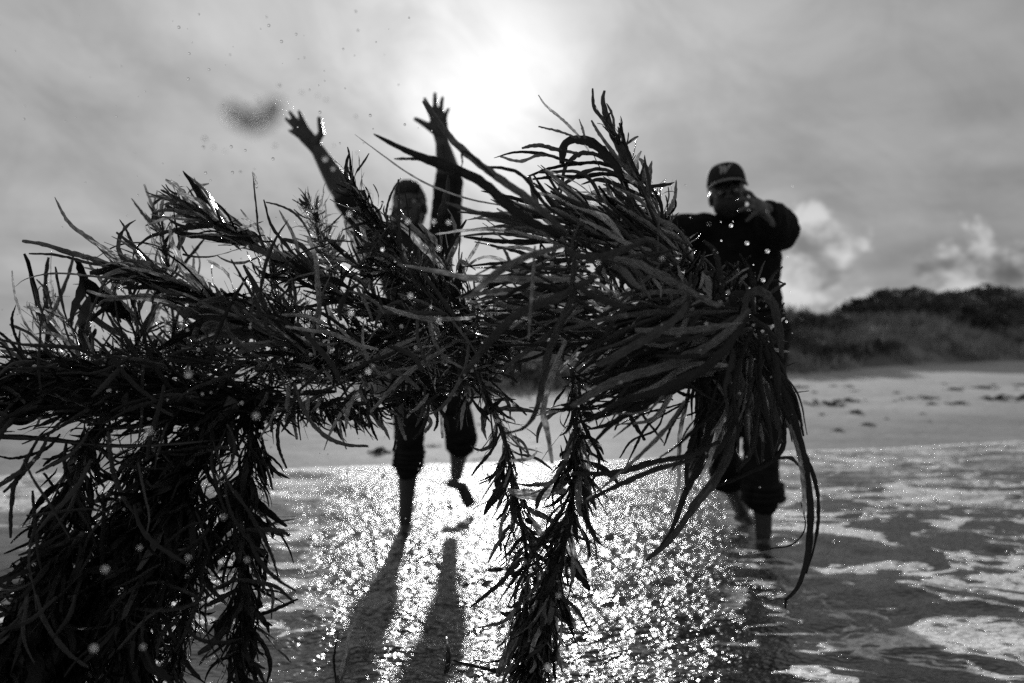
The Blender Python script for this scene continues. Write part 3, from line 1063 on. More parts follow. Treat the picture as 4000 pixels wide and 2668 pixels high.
def frond(label, pts, d, n=0, extra=0, L=180, w='m', sweep=30, grav=0.0, fan=0.0, dspread=.05, heroes=(), stem=11, seed=0, name='seaweed_frond',
          group='seaweed fronds flung through the air', bladders=0, t0=0.0, cat='seaweed frond', sides=None, taper=.35, shown=True, dark=False):
    """a stem through picture points pts at distance d (number, or start and end), with blades"""
    rnd = random.Random(seed * 97 + 13)
    if not hasattr(d, '__len__'): d = (d, d)
    m = len(pts)
    P3 = [P(x, y, d[0] + (d[1] - d[0]) * i / max(1, m - 1) + .03 * math.sin(i * 1.7 + seed)) for i, (x, y) in enumerate(pts)]
    path, tot = smooth_path(P3, max(14, m * 5))
    dm = (d[0] + d[1]) / 2
    org = path[0].copy()
    rt = empty(name, org, label, cat, group)
    if shown:
        rs = stem * MPX * dm
        V, F = tube_vf([q - org for q in path], [rs * (1 - .6 * i / (len(path) - 1)) * (1 + .12 * math.sin(i * 2.1)) for i in range(len(path))], 8, flat=.7)
        obj('stem', mesh_from('stem', V, F), M_STEM, rt)
    ratios = {'w': (9, 14, 14), 'm': (9, 14, 14, 20, 20), 'n': (14, 20, 20)}[w]
    cnt = len(path)
    EV, EF = [], []
    for k in range(n + extra):
        big = k < n
        f = t0 + (1 - t0) * ((k + rnd.random()) / n if big else rnd.random())
        x = f * (cnt - 1)
        i = min(int(x), cnt - 2)
        c = path[i].lerp(path[i + 1], x - i)
        T = (path[min(i + 2, cnt - 1)] - path[max(i - 1, 0)]).normalized()
        a = rnd.random() * 6.283 if sides is None else sides + rnd.gauss(0, .7)
        e1 = (Vector((0, 1, 0)) - T * T.y).normalized()
        e2 = T.cross(e1)
        rad = e2 * math.cos(a) + e1 * math.sin(a) * .75
        sw = R(sweep) * abs(rnd.gauss(1, .45))
        if f > .88: sw *= .5
        dr = (T * math.cos(sw) + rad * math.sin(sw) + Vector((0, 0, -grav * rnd.random())) + Vector((rnd.gauss(0, fan), rnd.gauss(0, fan), rnd.gauss(0, fan)))).normalized()
        bendv = T * 1.0 + Vector((0, 0, -.5 * grav)) + Vector((rnd.gauss(0, .4), rnd.gauss(0, .4), rnd.gauss(0, .4)))
        zax = bendv - dr * bendv.dot(dr)
        if zax.length < 1e-3: zax = dr.orthogonal()
        zax.normalize()
        roll = Quaternion(dr, rnd.gauss(0, .7))
        zax = roll @ zax
        xax = dr.cross(zax)
        ln = L * MPX * dm * rnd.uniform(.45, 1.35) * (1 - taper * abs(2 * f - 1) ** 2 * .8)
        if rnd.random() < .035:
            me = rnd.choice(TEMPL[42])
            ln *= 1.5
        else:
            me = rnd.choice(TEMPL[rnd.choice(ratios)])
        M3 = Matrix((xax, dr, zax)).transposed().to_4x4()
        if not big:
            ln *= rnd.uniform(.45, .95)
            c = c + Vector((rnd.gauss(0, .014), rnd.gauss(0, .02), rnd.gauss(0, .014)))
        M4 = Matrix.Translation(c - org) @ M3 @ Matrix.Diagonal((ln * rnd.choice((.6, .8, 1, 1, 1.35, 1.7)), ln, ln, 1))
        if not big:
            b0 = len(EV)
            EV += [M4 @ v.co for v in me.vertices]
            EF += [tuple(i + b0 for i in p.vertices) for p in me.polygons]
            continue
        o = bpy.data.objects.new('blade', me)
        o.parent = rt
        o.matrix_basis = M4
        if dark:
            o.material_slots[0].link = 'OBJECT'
            o.material_slots[0].material = M_SHADED
        COL.objects.link(o)
    if extra:
        tag(obj('fine_blades', mesh_from('fine_blades', EV, EF, True, True), M_SHADED if dark else M_KELP, rt), kind='stuff')
    for k in range(bladders):
        f = rnd.uniform(.15, .95)
        c = path[int(f * (cnt - 1))]
        o = bpy.data.objects.new('float_bladder', BLADDER)
        o.parent = rt
        dr = Vector((rnd.choice((-1, 1)) * rnd.uniform(.5, 1), -.4, rnd.uniform(-.6, .2))).normalized()
        sc_ = rnd.uniform(32, 48) * MPX * dm
        o.matrix_basis = Matrix.Translation(c - org + dr * sc_ * .6) @ dr.to_track_quat('Y', 'Z').to_matrix().to_4x4() @ Matrix.Scale(sc_, 4)
        COL.objects.link(o)
    for h in heroes:
        hp, hw = h[0], h[1]
        hd = h[2] if len(h) > 2 else d[1]
        if not hasattr(hd, '__len__'): hd = (hd, hd)
        strap(rt, org, hp, hw, hd, rnd)
    return rt


def strap(rt, org, hp, hw, hd, rnd, **kw):
    q = [P(x, y, hd[0] + (hd[1] - hd[0]) * i / (len(hp) - 1)) for i, (x, y) in enumerate(hp)]
    dm = (hd[0] + hd[1]) / 2
    sp, L = smooth_path(q, max(14, min(36, int(len(hp) * 7))))
    tw = rnd.uniform(-.5, .5)
    hw *= .60 if hw > 20 else .85
    a = dict(teeth=.16 if hw > 20 else .26, base=.6, tip=rnd.choice((.55, .4, .15)), peak=.5)
    a.update(kw)
    V, F = blade_vf([s - org for s in sp], hw * MPX * dm, .0011, rnd, tw, tw + rnd.uniform(-.7, .7), **a)
    return obj('blade', mesh_from('blade', V, F, True, True), M_KELP, rt)


# ---- left half
frond('long frond sweeping furthest to the left, its toothed blades pointing up left',
      [(1500, 1480), (1300, 1430), (1150, 1345), (1000, 1262), (880, 1205), (750, 1145), (625, 1091), (520, 1062)], (1.42, 1.40), 210, 60, 290, 'm', 17, seed=1, stem=12,
      heroes=[([(600, 1085), (470, 1011), (379, 953), (286, 886), (250, 841), (214, 770)], 30),
              ([(640, 1110), (520, 1075), (402, 1024), (277, 988), (179, 957), (87, 941)], 32),
              ([(640, 1120), (491, 1055), (357, 1029), (223, 997), (114, 991)], 27),
              ([(600, 1105), (402, 1084), (268, 1069), (179, 1071), (98, 1091), (60, 1120)], 9),
              ([(560, 1060), (527, 979), (496, 904), (467, 857)], 15),
              ([(800, 1190), (600, 1158), (491, 1163), (402, 1176), (375, 1212)], 32),
              ([(830, 1200), (700, 1182), (536, 1163), (424, 1158), (339, 1136)], 27),
              ([(740, 1150), (560, 1095), (440, 1070), (330, 1045)], 26)])
frond('frond arching up left in front of the pale sky above the longest frond',
      [(1650, 1275), (1400, 1185), (1250, 1110), (1120, 1030), (1000, 957), (893, 895), (781, 837), (700, 795)], (1.46, 1.42), 190, 70, 230, 'm', 21, seed=2, stem=12,
      heroes=[([(800, 850), (723, 841), (647, 854), (569, 881)], 15), ([(880, 892), (826, 886), (714, 895), (594, 921), (527, 971)], 24),
              ([(860, 880), (804, 868), (714, 837), (647, 801)], 30), ([(800, 845), (740, 805), (690, 775), (628, 741)], 22),
              ([(1040, 980), (1010, 900), (1003, 830), (987, 675)], 9), ([(1003, 735), (996, 700), (986, 672)], 20),
              ([(1200, 1060), (1120, 960), (1060, 880), (1030, 780)], 22), ([(1180, 1050), (1150, 930), (1090, 820)], 16)])
frond('spiky frond standing up in front of the barefoot man',
      [(1830, 1330), (1680, 1160), (1580, 1020), (1490, 900), (1420, 800), (1380, 720)], (1.44, 1.42), 190, 160, 150, 'm', 28, seed=3, fan=.16, stem=12,
      heroes=[([(1450, 860), (1395, 740), (1370, 690), (1352, 640)], 10), ([(1560, 980), (1560, 880), (1558, 790), (1556, 700)], 10),
              ([(1600, 1020), (1600, 900), (1590, 800), (1575, 705)], 8)])
frond('fine leaved bushy frond behind the arching one, left of the barefoot man',
      [(1360, 1260), (1300, 1090), (1260, 960), (1235, 860), (1210, 800)], (1.62, 1.66), 220, 160, 110, 'n', 45, seed=4, fan=.38, stem=8,
      heroes=[([(1250, 870), (1220, 820), (1180, 790), (1168, 775)], 18), ([(1280, 930), (1275, 860), (1270, 780)], 10)])
frond('blurred upright sprig rising behind the left sprays',
      [(700, 1430), (680, 1270), (660, 1100), (640, 950), (620, 860)], (1.78, 1.8), 90, 60, 130, 'm', 34, seed=5, stem=8,
      heroes=[([(650, 990), (625, 877), (594, 801), (563, 720)], 15), ([(630, 910), (580, 863), (513, 774)], 13), ([(620, 880), (598, 823), (614, 747)], 13),
              ([(625, 850), (630, 800), (643, 765)], 12), ([(700, 1050), (760, 980), (800, 930)], 14), ([(720, 1240), (780, 1040), (750, 960)], 9)])
frond('thin curved sprig at the far left edge, out of focus against the sky',
      [(230, 1450), (200, 1380), (185, 1290), (178, 1180)], (1.75, 1.75), 40, 30, 120, 'n', 30, seed=6, stem=6,
      heroes=[([(170, 1400), (190, 1290), (180, 1190), (178, 1090), (190, 1005)], 20), ([(180, 1320), (214, 1212), (268, 1073), (290, 980)], 17),
              ([(160, 1300), (138, 1200), (150, 1130), (172, 1112)], 8), ([(60, 1430), (30, 1360), (-20, 1300)], 16), ([(200, 1430), (90, 1390), (75, 1330), (80, 1280)], 14)])
frond('dense dark frond running to the left edge of the picture',
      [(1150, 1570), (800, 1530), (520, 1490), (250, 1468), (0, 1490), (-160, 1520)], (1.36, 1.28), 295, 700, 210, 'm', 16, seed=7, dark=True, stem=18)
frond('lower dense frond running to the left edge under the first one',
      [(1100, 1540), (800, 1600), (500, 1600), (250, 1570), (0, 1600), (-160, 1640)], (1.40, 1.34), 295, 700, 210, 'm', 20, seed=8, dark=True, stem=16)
frond('matted frond with upright blades along the top of the left mass',
      [(1250, 1450), (1000, 1420), (780, 1400), (560, 1405), (380, 1420), (160, 1440)], (1.52, 1.58), 290, 380, 150, 'n', 55, seed=9, fan=.38, stem=12)
frond('tangled frond filling the gap between the left sprays and the barefoot man',
      [(1500, 1330), (1250, 1300), (1050, 1290), (880, 1310), (700, 1360), (560, 1400)], (1.55, 1.6), 290, 380, 140, 'n', 50, seed=10, fan=.38, stem=10)
frond('bare dark stem crossing the lower left mass with only a few blades',
      [(-100, 1703), (150, 1712), (350, 1735), (520, 1742), (760, 1728), (1000, 1700)], (1.3, 1.34), 14, 0, 150, 'm', 40, .6, seed=11, dark=True, stem=13)
frond('hanging frond at the far left with blades fanning left over the water',
      [(430, 1590), (340, 1750), (290, 1900), (240, 2080), (180, 2300), (120, 2500), (80, 2720)], (1.36, 1.3), 270, 300, 220, 'm', 38, .1, seed=12, fan=.16, dark=True, stem=14)
frond('thickest black hanging frond in the lower left',
      [(920, 1560), (800, 1750), (710, 1900), (620, 2100), (530, 2350), (450, 2720)], (1.32, 1.24), 295, 700, 240, 'w', 22, seed=13, dark=True, stem=34)
frond('dark hanging frond left of the thickest one, falling to the bottom edge',
      [(840, 1600), (690, 1800), (560, 2000), (420, 2230), (330, 2450), (270, 2720)], (1.40, 1.34), 295, 800, 230, 'w', 30, seed=14, dark=True, stem=26)
frond('hanging frond with blades spread to both sides, right of the thickest one',
      [(985, 1560), (975, 1750), (962, 1950), (965, 2150), (950, 2350), (930, 2720)], (1.36, 1.38), 270, 260, 210, 'm', 36, .1, seed=15, fan=.16, dark=True, stem=14,
      heroes=[([(965, 2140), (1060, 2050), (1110, 2035), (1150, 2028)], 14), ([(960, 2300), (1080, 2310), (1150, 2345)], 15),
              ([(955, 2420), (1050, 2390), (1120, 2360), (1165, 2340)], 18), ([(980, 2240), (1060, 2300), (1060, 2420)], 14),
              ([(950, 2420), (1030, 2520), (1055, 2600), (1040, 2680)], 20)])
frond('short hanging frond between the thickest one and the spread one',
      [(900, 1880), (810, 2080), (750, 2280), (700, 2480), (660, 2720)], (1.42, 1.42), 250, 200, 160, 'm', 40, .1, seed=16, fan=.16, dark=True, stem=12)
frond('hanging frond in the bottom left corner with blades pointing left',
      [(330, 2080), (190, 2260), (90, 2450), (0, 2600), (-60, 2720)], (1.28, 1.24), 260, 500, 230, 'w', 34, seed=17, fan=.16, dark=True, stem=16)
frond('black tangle of blades in the bottom left corner', [(260, 2350), (240, 2480), (230, 2600), (200, 2760)], (1.45, 1.45), 280, 600, 240, 'w', 44, .2, seed=18, dark=True, stem=30)
frond('frond along the lower edge of the middle mass with short blades hanging down',
      [(930, 1560), (1150, 1580), (1350, 1580), (1560, 1555), (1750, 1490), (1900, 1420)], (1.38, 1.40), 290, 320, 130, 'm', 45, .9, seed=19, fan=.38, stem=16,
      heroes=[([(1110, 1590), (1085, 1680), (1092, 1760), (1120, 1830)], 22), ([(1560, 1560), (1570, 1640), (1545, 1730), (1535, 1760)], 22),
              ([(1580, 1570), (1680, 1640), (1660, 1690)], 20), ([(1410, 1590), (1390, 1650), (1398, 1700)], 15), ([(1165, 1580), (1165, 1650), (1175, 1720)], 14),
              ([(1770, 1500), (1730, 1620), (1728, 1712)], 24), ([(1800, 1500), (1790, 1600), (1782, 1680)], 20), ([(1830, 1490), (1810, 1590), (1800, 1680)], 18)])
frond('tangled frond across the middle of the mass under the barefoot man',
      [(1000, 1440), (1250, 1440), (1500, 1420), (1750, 1350), (1980, 1280)], (1.40, 1.42), 290, 380, 150, 'm', 42, .2, seed=20, fan=.38, stem=16)
frond('dark frond behind the middle mass in front of the barefoot man',
      [(2050, 1360), (1850, 1330), (1650, 1300), (1450, 1330), (1250, 1350)], (1.5, 1.52), 290, 380, 150, 'm', 42, seed=21, fan=.38, stem=14)
frond('leafy frond curling over the chest of the barefoot man',
      [(2000, 1400), (1850, 1240), (1700, 1120), (1600, 1080), (1480, 1060)], (1.46, 1.47), 230, 220, 150, 'm', 40, seed=22, fan=.38, stem=12)

for q_, (bx, by, dd_, lab) in enumerate(((330, 1420, 1.5, 'loose wispy tuft near the left end of the left mass'), (560, 1400, 1.56, 'loose wispy tuft under the longest frond'),
                                        (1480, 1180, 1.6, 'loose wispy tuft left of the spiky frond'), (1780, 1150, 1.55, 'loose wispy tuft in front of the chest of the barefoot man'))):
    frond(lab, [(bx, by + 60), (bx - 10, by), (bx - 30, by - 90), (bx - 60, by - 170)], (dd_, dd_), 26, 0, 300, 'm', 34, fan=.30, seed=60 + q_, stem=7)
frond('hanging frond behind the bare stem, thin against the pale wash at far left',
      [(640, 1600), (560, 1760), (500, 1920), (470, 2080), (430, 2250)], (1.5, 1.5), 180, 160, 170, 'm', 40, .15, seed=27, fan=.16, dark=True, stem=10)
frond('drooping dark frond closing the gap at the bottom of the left mass',
      [(760, 1900), (700, 2080), (620, 2260), (560, 2460), (540, 2720)], (1.48, 1.46), 280, 500, 220, 'w', 34, .1, seed=28, dark=True, stem=14)
frond('frond thrown upward from the left mass with a forked top, behind the arching one',
      [(1200, 1380), (1130, 1260), (1080, 1150), (1060, 1040)], (1.56, 1.6), 150, 120, 140, 'n', 40, seed=29, fan=.38, stem=9)

# ---- loose strands crossing the left mass
def loose(label, seed, n, xr, yr, L0, L1, d0, d1, w0, w1, ang, gr='loose strands crossing the left mass', dark=False):
    rnd = random.Random(seed)
    rt = empty('seaweed_strand_tangle', P((xr[0] + xr[1]) / 2, (yr[0] + yr[1]) / 2, d0), label, 'seaweed', gr)
    for k in range(n):
        x, y = rnd.uniform(*xr), rnd.uniform(*yr)
        a, L = R(rnd.gauss(*ang)), rnd.uniform(L0, L1)
        cv = rnd.gauss(0, .55)
        pts, p = [], Vector((x, y))
        for q in range(5):
            pts.append((p.x, p.y))
            p = p + Vector((math.cos(a), math.sin(a))) * L / 4
            a += cv / 3 + rnd.gauss(0, .12)
        dA = rnd.uniform(d0, d1)
        o = strap(rt, rt.location, pts, rnd.uniform(w0, w1), (dA, dA + rnd.uniform(-.08, .08)), rnd)
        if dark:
            o.data.materials[0] = M_SHADED


loose('long pale strands crossing in front of the middle of the left mass', 201, 50, (1000, 1900), (1220, 1560), 160, 420, 1.22, 1.4, 10, 34, (200, 60))
loose('long strands tangled over the left end of the mass', 202, 60, (0, 950), (1380, 1640), 160, 460, 1.2, 1.35, 10, 34, (185, 40), dark=True)
loose('strands hanging tangled over the lower left fronds', 203, 90, (60, 980), (1640, 2450), 160, 420, 1.16, 1.34, 10, 34, (100, 45), dark=True)
loose('thin strands standing up along the top of the left mass', 204, 44, (60, 1100), (1240, 1460), 140, 330, 1.45, 1.6, 8, 22, (265, 38))
loose('thin strands hanging from the lower edge of the middle mass', 205, 44, (1000, 1900), (1500, 1590), 70, 200, 1.3, 1.42, 10, 26, (95, 35))
loose('thin wiry strands crossing the upper sprays', 206, 13, (700, 1600), (900, 1250), 160, 380, 1.3, 1.5, 5, 12, (215, 45))

# ---- middle hanging fronds
frond('hanging frond with a bare upper stem, left of the two in the middle',
      [(1860, 1440), (1900, 1540), (1960, 1680), (1995, 1830), (2020, 1970), (2050, 2110), (2060, 2280), (2050, 2480), (2040, 2720)], (1.42, 1.38), 210, 110, 200, 'm', 33, .15, seed=23, fan=.16, stem=13, bladders=2,
      heroes=[([(1955, 1690), (1920, 1760), (1870, 1820), (1840, 1860)], 14), ([(2020, 1900), (1900, 1960), (1845, 1990)], 6), ([(1990, 2050), (1930, 2150), (1905, 2200)], 24),
              ([(2030, 2200), (1950, 2280), (1840, 2370)], 28), ([(2040, 2330), (1980, 2420), (1860, 2455)], 20), ([(1995, 1830), (1960, 1930), (1940, 1990)], 12),
              ([(1990, 1800), (2070, 1790), (2100, 1760)], 16), ([(2060, 2560), (1960, 2620), (1850, 2600), (1770, 2580)], 22)])
frond('hanging frond with broad blades and oval floats, right of the two in the middle',
      [(2235, 1440), (2245, 1590), (2250, 1750), (2240, 1900), (2205, 2100), (2165, 2300), (2120, 2500), (2080, 2740)], (1.40, 1.34), 240, 150, 230, 'm', 31, .15, seed=24, fan=.16, stem=14, bladders=5,
      heroes=[([(2230, 1750), (2160, 1880), (2080, 1890)], 34), ([(2200, 2100), (2270, 2240), (2310, 2270)], 22), ([(2210, 2080), (2290, 2110), (2330, 2130)], 16),
              ([(2250, 1960), (2310, 2060), (2345, 2260)], 8), ([(2150, 2300), (2250, 2380), (2300, 2460)], 16)])

frond('bushy frond foot joining the two middle fronds at the bottom edge', [(2150, 2180), (2120, 2330), (2090, 2480), (2070, 2600), (2060, 2740)], (1.37, 1.35), 200, 80, 200, 'm', 26, .1, seed=30, fan=.12, stem=12)

# ---- right half
frond('tall frond whipping up at the top of the right mass, its blades streaming left',
      [(2780, 1110), (2680, 990), (2600, 900), (2545, 810), (2490, 710), (2440, 610), (2400, 520)], (1.36, 1.44), 70, 0, 170, 'm', 24, seed=25, stem=16,
      heroes=[([(2440, 640), (2364, 478), (2322, 425), (2315, 345)], 18), ([(2510, 760), (2458, 639), (2404, 541), (2369, 456), (2355, 389), (2362, 354)], 46),
              ([(2300, 590), (2266, 537), (2204, 474), (2132, 412), (2103, 371)], 12), ([(2300, 560), (2248, 537), (2186, 514), (2103, 494)], 13),
              ([(2260, 600), (2186, 586), (2101, 568), (2038, 579)], 18), ([(2280, 640), (2190, 621), (2114, 599), (2012, 595), (1929, 617)], 13),
              ([(2240, 640), (2123, 604), (2034, 630), (1954, 612)], 14), ([(2450, 740), (2400, 640), (2330, 570), (2260, 545), (2205, 565), (2195, 640)], 62),
              ([(2520, 770), (2436, 733), (2346, 702), (2270, 720)], 34), ([(2500, 740), (2480, 700), (2476, 648), (2505, 590)], 17),
              ([(2560, 880), (2610, 827), (2637, 769), (2641, 702)], 17), ([(2500, 760), (2505, 690), (2516, 635)], 15),
              ([(2480, 720), (2380, 680), (2280, 690), (2180, 690), (2080, 700)], 26), ([(2470, 700), (2360, 640), (2250, 640), (2140, 660), (2060, 690)], 24),
              ([(2460, 700), (2340, 660), (2230, 700), (2160, 760)], 26), ([(2500, 760), (2380, 740), (2290, 770), (2230, 830)], 28),
              ([(2440, 680), (2340, 610), (2270, 600), (2210, 650), (2190, 760)], 30), ([(2480, 700), (2390, 590), (2340, 520), (2310, 470)], 26),
              ([(2290, 560), (2275, 500), (2262, 465)], 12), ([(2540, 800), (2470, 640), (2440, 560), (2420, 480)], 30), ([(2560, 830), (2500, 720), (2430, 640), (2380, 590)], 36)])
frond('fuzzy curled frond tip beside the black jumper at the top of the right mass',
      [(2700, 1050), (2650, 960), (2600, 880), (2560, 800), (2530, 740)], (1.46, 1.5), 110, 60, 110, 'm', 45, seed=26, stem=10)

rs = random.Random(77)


def bundle(label, seed, heroes, loc, randoms=(), n_stem=None, dark=0.0, group='bundles of broad straps in the right mass', dd=1.1):
    rt = empty('seaweed_strap_bundle', loc, label, 'seaweed', group)
    rnd = random.Random(seed)
    for h in heroes:
        hd = h[2] if len(h) > 2 else dd
        if not hasattr(hd, '__len__'): hd = (hd, hd)
        strap(rt, loc, h[0], h[1], hd, rnd)
    for h in randoms:
        strap(rt, loc, h[0], h[1], h[2], rnd, **(h[3] if len(h) > 3 else {}))
    for o in rt.children:
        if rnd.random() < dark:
            o.data.materials[0] = M_SHADED
    if n_stem:
        V, F = tube_vf([q - loc for q in smooth_path([P(*q) for q in n_stem[0]], 14)[0]], [n_stem[1]] * 14, 8)
        obj('stem', mesh_from('stem', V, F), M_STEM, rt)
    return rt


def spray_of(rnd, n, a0, a1, b0, b1, w0, w1, d0, d1, sag):
    """n straps from around the line a0-a1 to around the line b0-b1 (picture points), sagging by sag pixels"""
    out = []
    for k in range(n):
        f, g = rnd.random(), rnd.random()
        A = Vector(a0).lerp(Vector(a1), f) + Vector((rnd.gauss(0, 25), rnd.gauss(0, 25)))
        B = Vector(b0).lerp(Vector(b1), .6 * f + .4 * g) + Vector((rnd.gauss(0, 35), rnd.gauss(0, 35)))
        e = (B - A) * rnd.uniform(.65, 1.1)
        nrm = Vector((-e.y, e.x)).normalized()
        s1 = rnd.gauss(0, .06) * e.length
        c1 = A + e * .33 + nrm * s1 + Vector((0, -sag * rnd.random()))
        c2 = A + e * .68 + nrm * rnd.gauss(0, .07) * e.length + Vector((0, -sag * .5 * rnd.random()))
        dA = rnd.uniform(d0, d1)
        out.append(([tuple(A), tuple(c1), tuple(c2), tuple(A + e)], rnd.uniform(w0, w1) * rnd.choice((.35, .5, .8, 1.05)), (dA, dA + rnd.uniform(-.1, .06))))
    return out


r_ = random.Random(31)
bundle('two broad pale straps and a wiry one reaching up left across the raised hand', 1,
       [([(2200, 900), (2060, 775), (1925, 680), (1800, 580), (1720, 485), (1655, 395)], 62, (1.0, 1.02)),
        ([(2190, 925), (2025, 834), (1872, 706), (1700, 633), (1580, 585), (1460, 524)], 66, (1.02, 1.04)),
        ([(1720, 640), (1640, 622), (1540, 620)], 16, 1.05),
        ([(2060, 815), (1870, 786), (1720, 740), (1600, 680), (1480, 595), (1386, 525)], 9, 1.2),
        ([(2150, 905), (1990, 850), (1860, 830), (1740, 790)], 34, 1.06),
        ([(1930, 690), (1816, 590), (1806, 640), (1800, 655)], 14, .99),
        ([(2180, 950), (1980, 900), (1820, 900), (1700, 915)], 22, 1.2)],
       P(2200, 920, 1.1),
       spray_of(r_, 27, (2250, 850), (2300, 1000), (1900, 720), (1850, 950), 22, 40, 1.15, 1.4, 0))
bundle('leaning straps streaming up left between the pale straps and the tall frond', 2, [],
       P(2560, 1000, 1.3),
       spray_of(r_, 117, (2450, 900), (2700, 1120), (2050, 640), (2250, 950), 20, 40, 1.18, 1.5, 0) +
       spray_of(r_, 66, (2500, 900), (2700, 1000), (2300, 700), (2480, 800), 16, 30, 1.25, 1.5, 0))
bundle('horizontal straps pointing left at the barefoot man from the right mass', 3,
       [([(2250, 1090), (2010, 1090), (1855, 1088), (1700, 1058), (1552, 1033)], 46, 1.06),
        ([(2200, 960), (2068, 1000), (1950, 1060), (1827, 1168)], 46, .98),
        ([(2160, 1100), (2040, 1080), (1900, 1110), (1800, 1160)], 32, 1.1),
        ([(2120, 1150), (2000, 1130), (1860, 1150), (1780, 1165)], 30, 1.1)],
       P(2300, 1080, 1.1),
       spray_of(r_, 78, (2250, 950), (2350, 1350), (1850, 1000), (1850, 1330), 20, 42, 1.1, 1.45, 0) +
       spray_of(r_, 31, (2100, 1250), (2300, 1400), (1850, 1180), (1900, 1330), 18, 30, 1.3, 1.5, 0))
bundle('broad pale strap hanging lower left in front of the middle mass', 4,
       [([(2330, 1080), (2180, 1160), (2020, 1230), (1900, 1350), (1803, 1478)], 54, (1.0, 1.05)),
        ([(2260, 1180), (2150, 1300), (2020, 1400), (1950, 1450)], 38, 1.12),
        ([(2246, 1000), (2235, 1100), (2224, 1186), (2153, 1346), (2130, 1436), (2100, 1590), (2047, 1670), (1950, 1698)], 62, (.98, 1.1)),
        ([(2210, 1330), (2160, 1450), (2123, 1598), (2141, 1700), (2157, 1810)], 40, 1.08),
        ([(2090, 960), (2080, 1100), (2070, 1250), (2065, 1330)], 22, 1.0)],
       P(2250, 1150, 1.05))
bundle('blurred broad straps crossing the right mass nearest the lens', 5,
       [([(2206, 967), (2246, 994), (2336, 1005), (2425, 980), (2532, 936)], 50, .98),
        ([(2240, 1110), (2330, 1160), (2461, 1208)], 46, 1.0),
        ([(2200, 1290), (2380, 1244), (2559, 1221), (2800, 1217)], 42, 1.02),
        ([(2330, 1430), (2514, 1329), (2648, 1239), (2684, 1177)], 66, 1.0),
        ([(2350, 1000), (2496, 1034), (2648, 1114), (2810, 1200)], 50, 1.02),
        ([(2480, 1290), (2700, 1290), (2900, 1260)], 46, 1.05)],
       P(2500, 1150, 1.0), dark=.15, randoms=
       spray_of(r_, 66, (2300, 950), (2750, 1100), (2350, 1150), (2850, 1250), 26, 52, 1.1, 1.35, 0))
bundle('upright blades at the top right of the mass in front of the black jumper', 6,
       [([(2830, 1180), (2819, 1125), (2810, 1058), (2792, 982), (2747, 940)], 36, 1.15),
        ([(2950, 1160), (2939, 1098), (2921, 1049), (2890, 991)], 42, 1.15),
        ([(2863, 1170), (2868, 1100), (2873, 1036)], 18, 1.2), ([(2960, 1180), (2988, 1161), (3030, 1130), (3069, 1107)], 24, 1.2),
        ([(2990, 1240), (3030, 1225), (3064, 1183)], 18, 1.25), ([(2820, 1080), (2745, 1060), (2690, 1050)], 18, 1.3),
        ([(2900, 1260), (2915, 1170), (2965, 1135), (3020, 1190), (3045, 1300), (3055, 1400)], 56, 1.12),
        ([(2880, 1240), (2860, 1180), (2875, 1150), (2930, 1160), (2950, 1230)], 50, 1.14),
        ([(2930, 1240), (3000, 1290), (3020, 1360)], 34, 1.2), ([(2930, 1230), (3040, 1325), (3080, 1340)], 34, 1.2),
        ([(2900, 1190), (3010, 1100), (3070, 1110)], 14, 1.25)],
       P(2920, 1200, 1.15), dark=.9, randoms=
       spray_of(r_, 58, (2600, 1080), (2960, 1200), (2600, 960), (2980, 1120), 14, 30, 1.2, 1.45, 0))
bundle('dense straps sweeping down left from the knot in the right mass', 7,
       [([(2930, 1210), (2800, 1330), (2600, 1430), (2400, 1490), (2230, 1590)], 62, 1.06),
        ([(2920, 1230), (2800, 1400), (2600, 1520), (2420, 1570), (2300, 1650)], 62, 1.06),
        ([(2675, 1566), (2604, 1673), (2502, 1775), (2400, 1867), (2290, 1950)], 46, 1.1), ([(2808, 1724), (2706, 1775), (2553, 1806), (2400, 1847), (2230, 1850)], 40, 1.15),
        ([(2730, 1790), (2553, 1837), (2400, 1903), (2270, 1970)], 34, 1.15), ([(2700, 1500), (2550, 1560), (2400, 1650), (2290, 1760)], 44, 1.12),
        ([(2440, 1560), (2470, 1640), (2520, 1720)], 20, 1.3), ([(2600, 1600), (2560, 1680), (2470, 1720), (2420, 1790)], 10, 1.3)],
       P(2900, 1250, 1.15), dark=.3, randoms=
       spray_of(r_, 156, (2900, 1180), (2820, 1420), (2250, 1330), (2420, 1640), 28, 56, 1.1, 1.4, 60) +
       spray_of(r_, 97, (2700, 1150), (2900, 1300), (2300, 1180), (2500, 1480), 26, 50, 1.15, 1.4, 40))
bundle('long straps hanging from the knot with two long tips pointing down left', 8,
       [([(2890, 1400), (2870, 1600), (2833, 1806), (2706, 1985), (2624, 2102), (2522, 2190)], 56, 1.2),
        ([(2850, 1450), (2757, 1755), (2675, 1934), (2624, 2071), (2580, 2130)], 46, 1.22),
        ([(2700, 1480), (2655, 1704), (2650, 1908), (2618, 2012)], 28, 1.25), ([(2800, 1500), (2760, 1700), (2700, 1880), (2660, 1990)], 40, 1.24),
        ([(3063, 1640), (3060, 1740), (3012, 1801), (2910, 1852), (2790, 1905)], 36, 1.2), ([(2950, 1500), (2960, 1640), (2930, 1770), (2880, 1840)], 40, 1.25),
        ([(2990, 1500), (3030, 1620), (3050, 1700), (3020, 1780)], 44, 1.2)],
       P(2900, 1300, 1.2), dark=.6, randoms=
       spray_of(r_, 156, (2750, 1250), (3000, 1330), (2680, 1640), (3060, 1740), 26, 46, 1.18, 1.45, 0) +
       spray_of(r_, 27, (2760, 1550), (2880, 1600), (2640, 1850), (2760, 1900), 24, 40, 1.2, 1.35, 0))
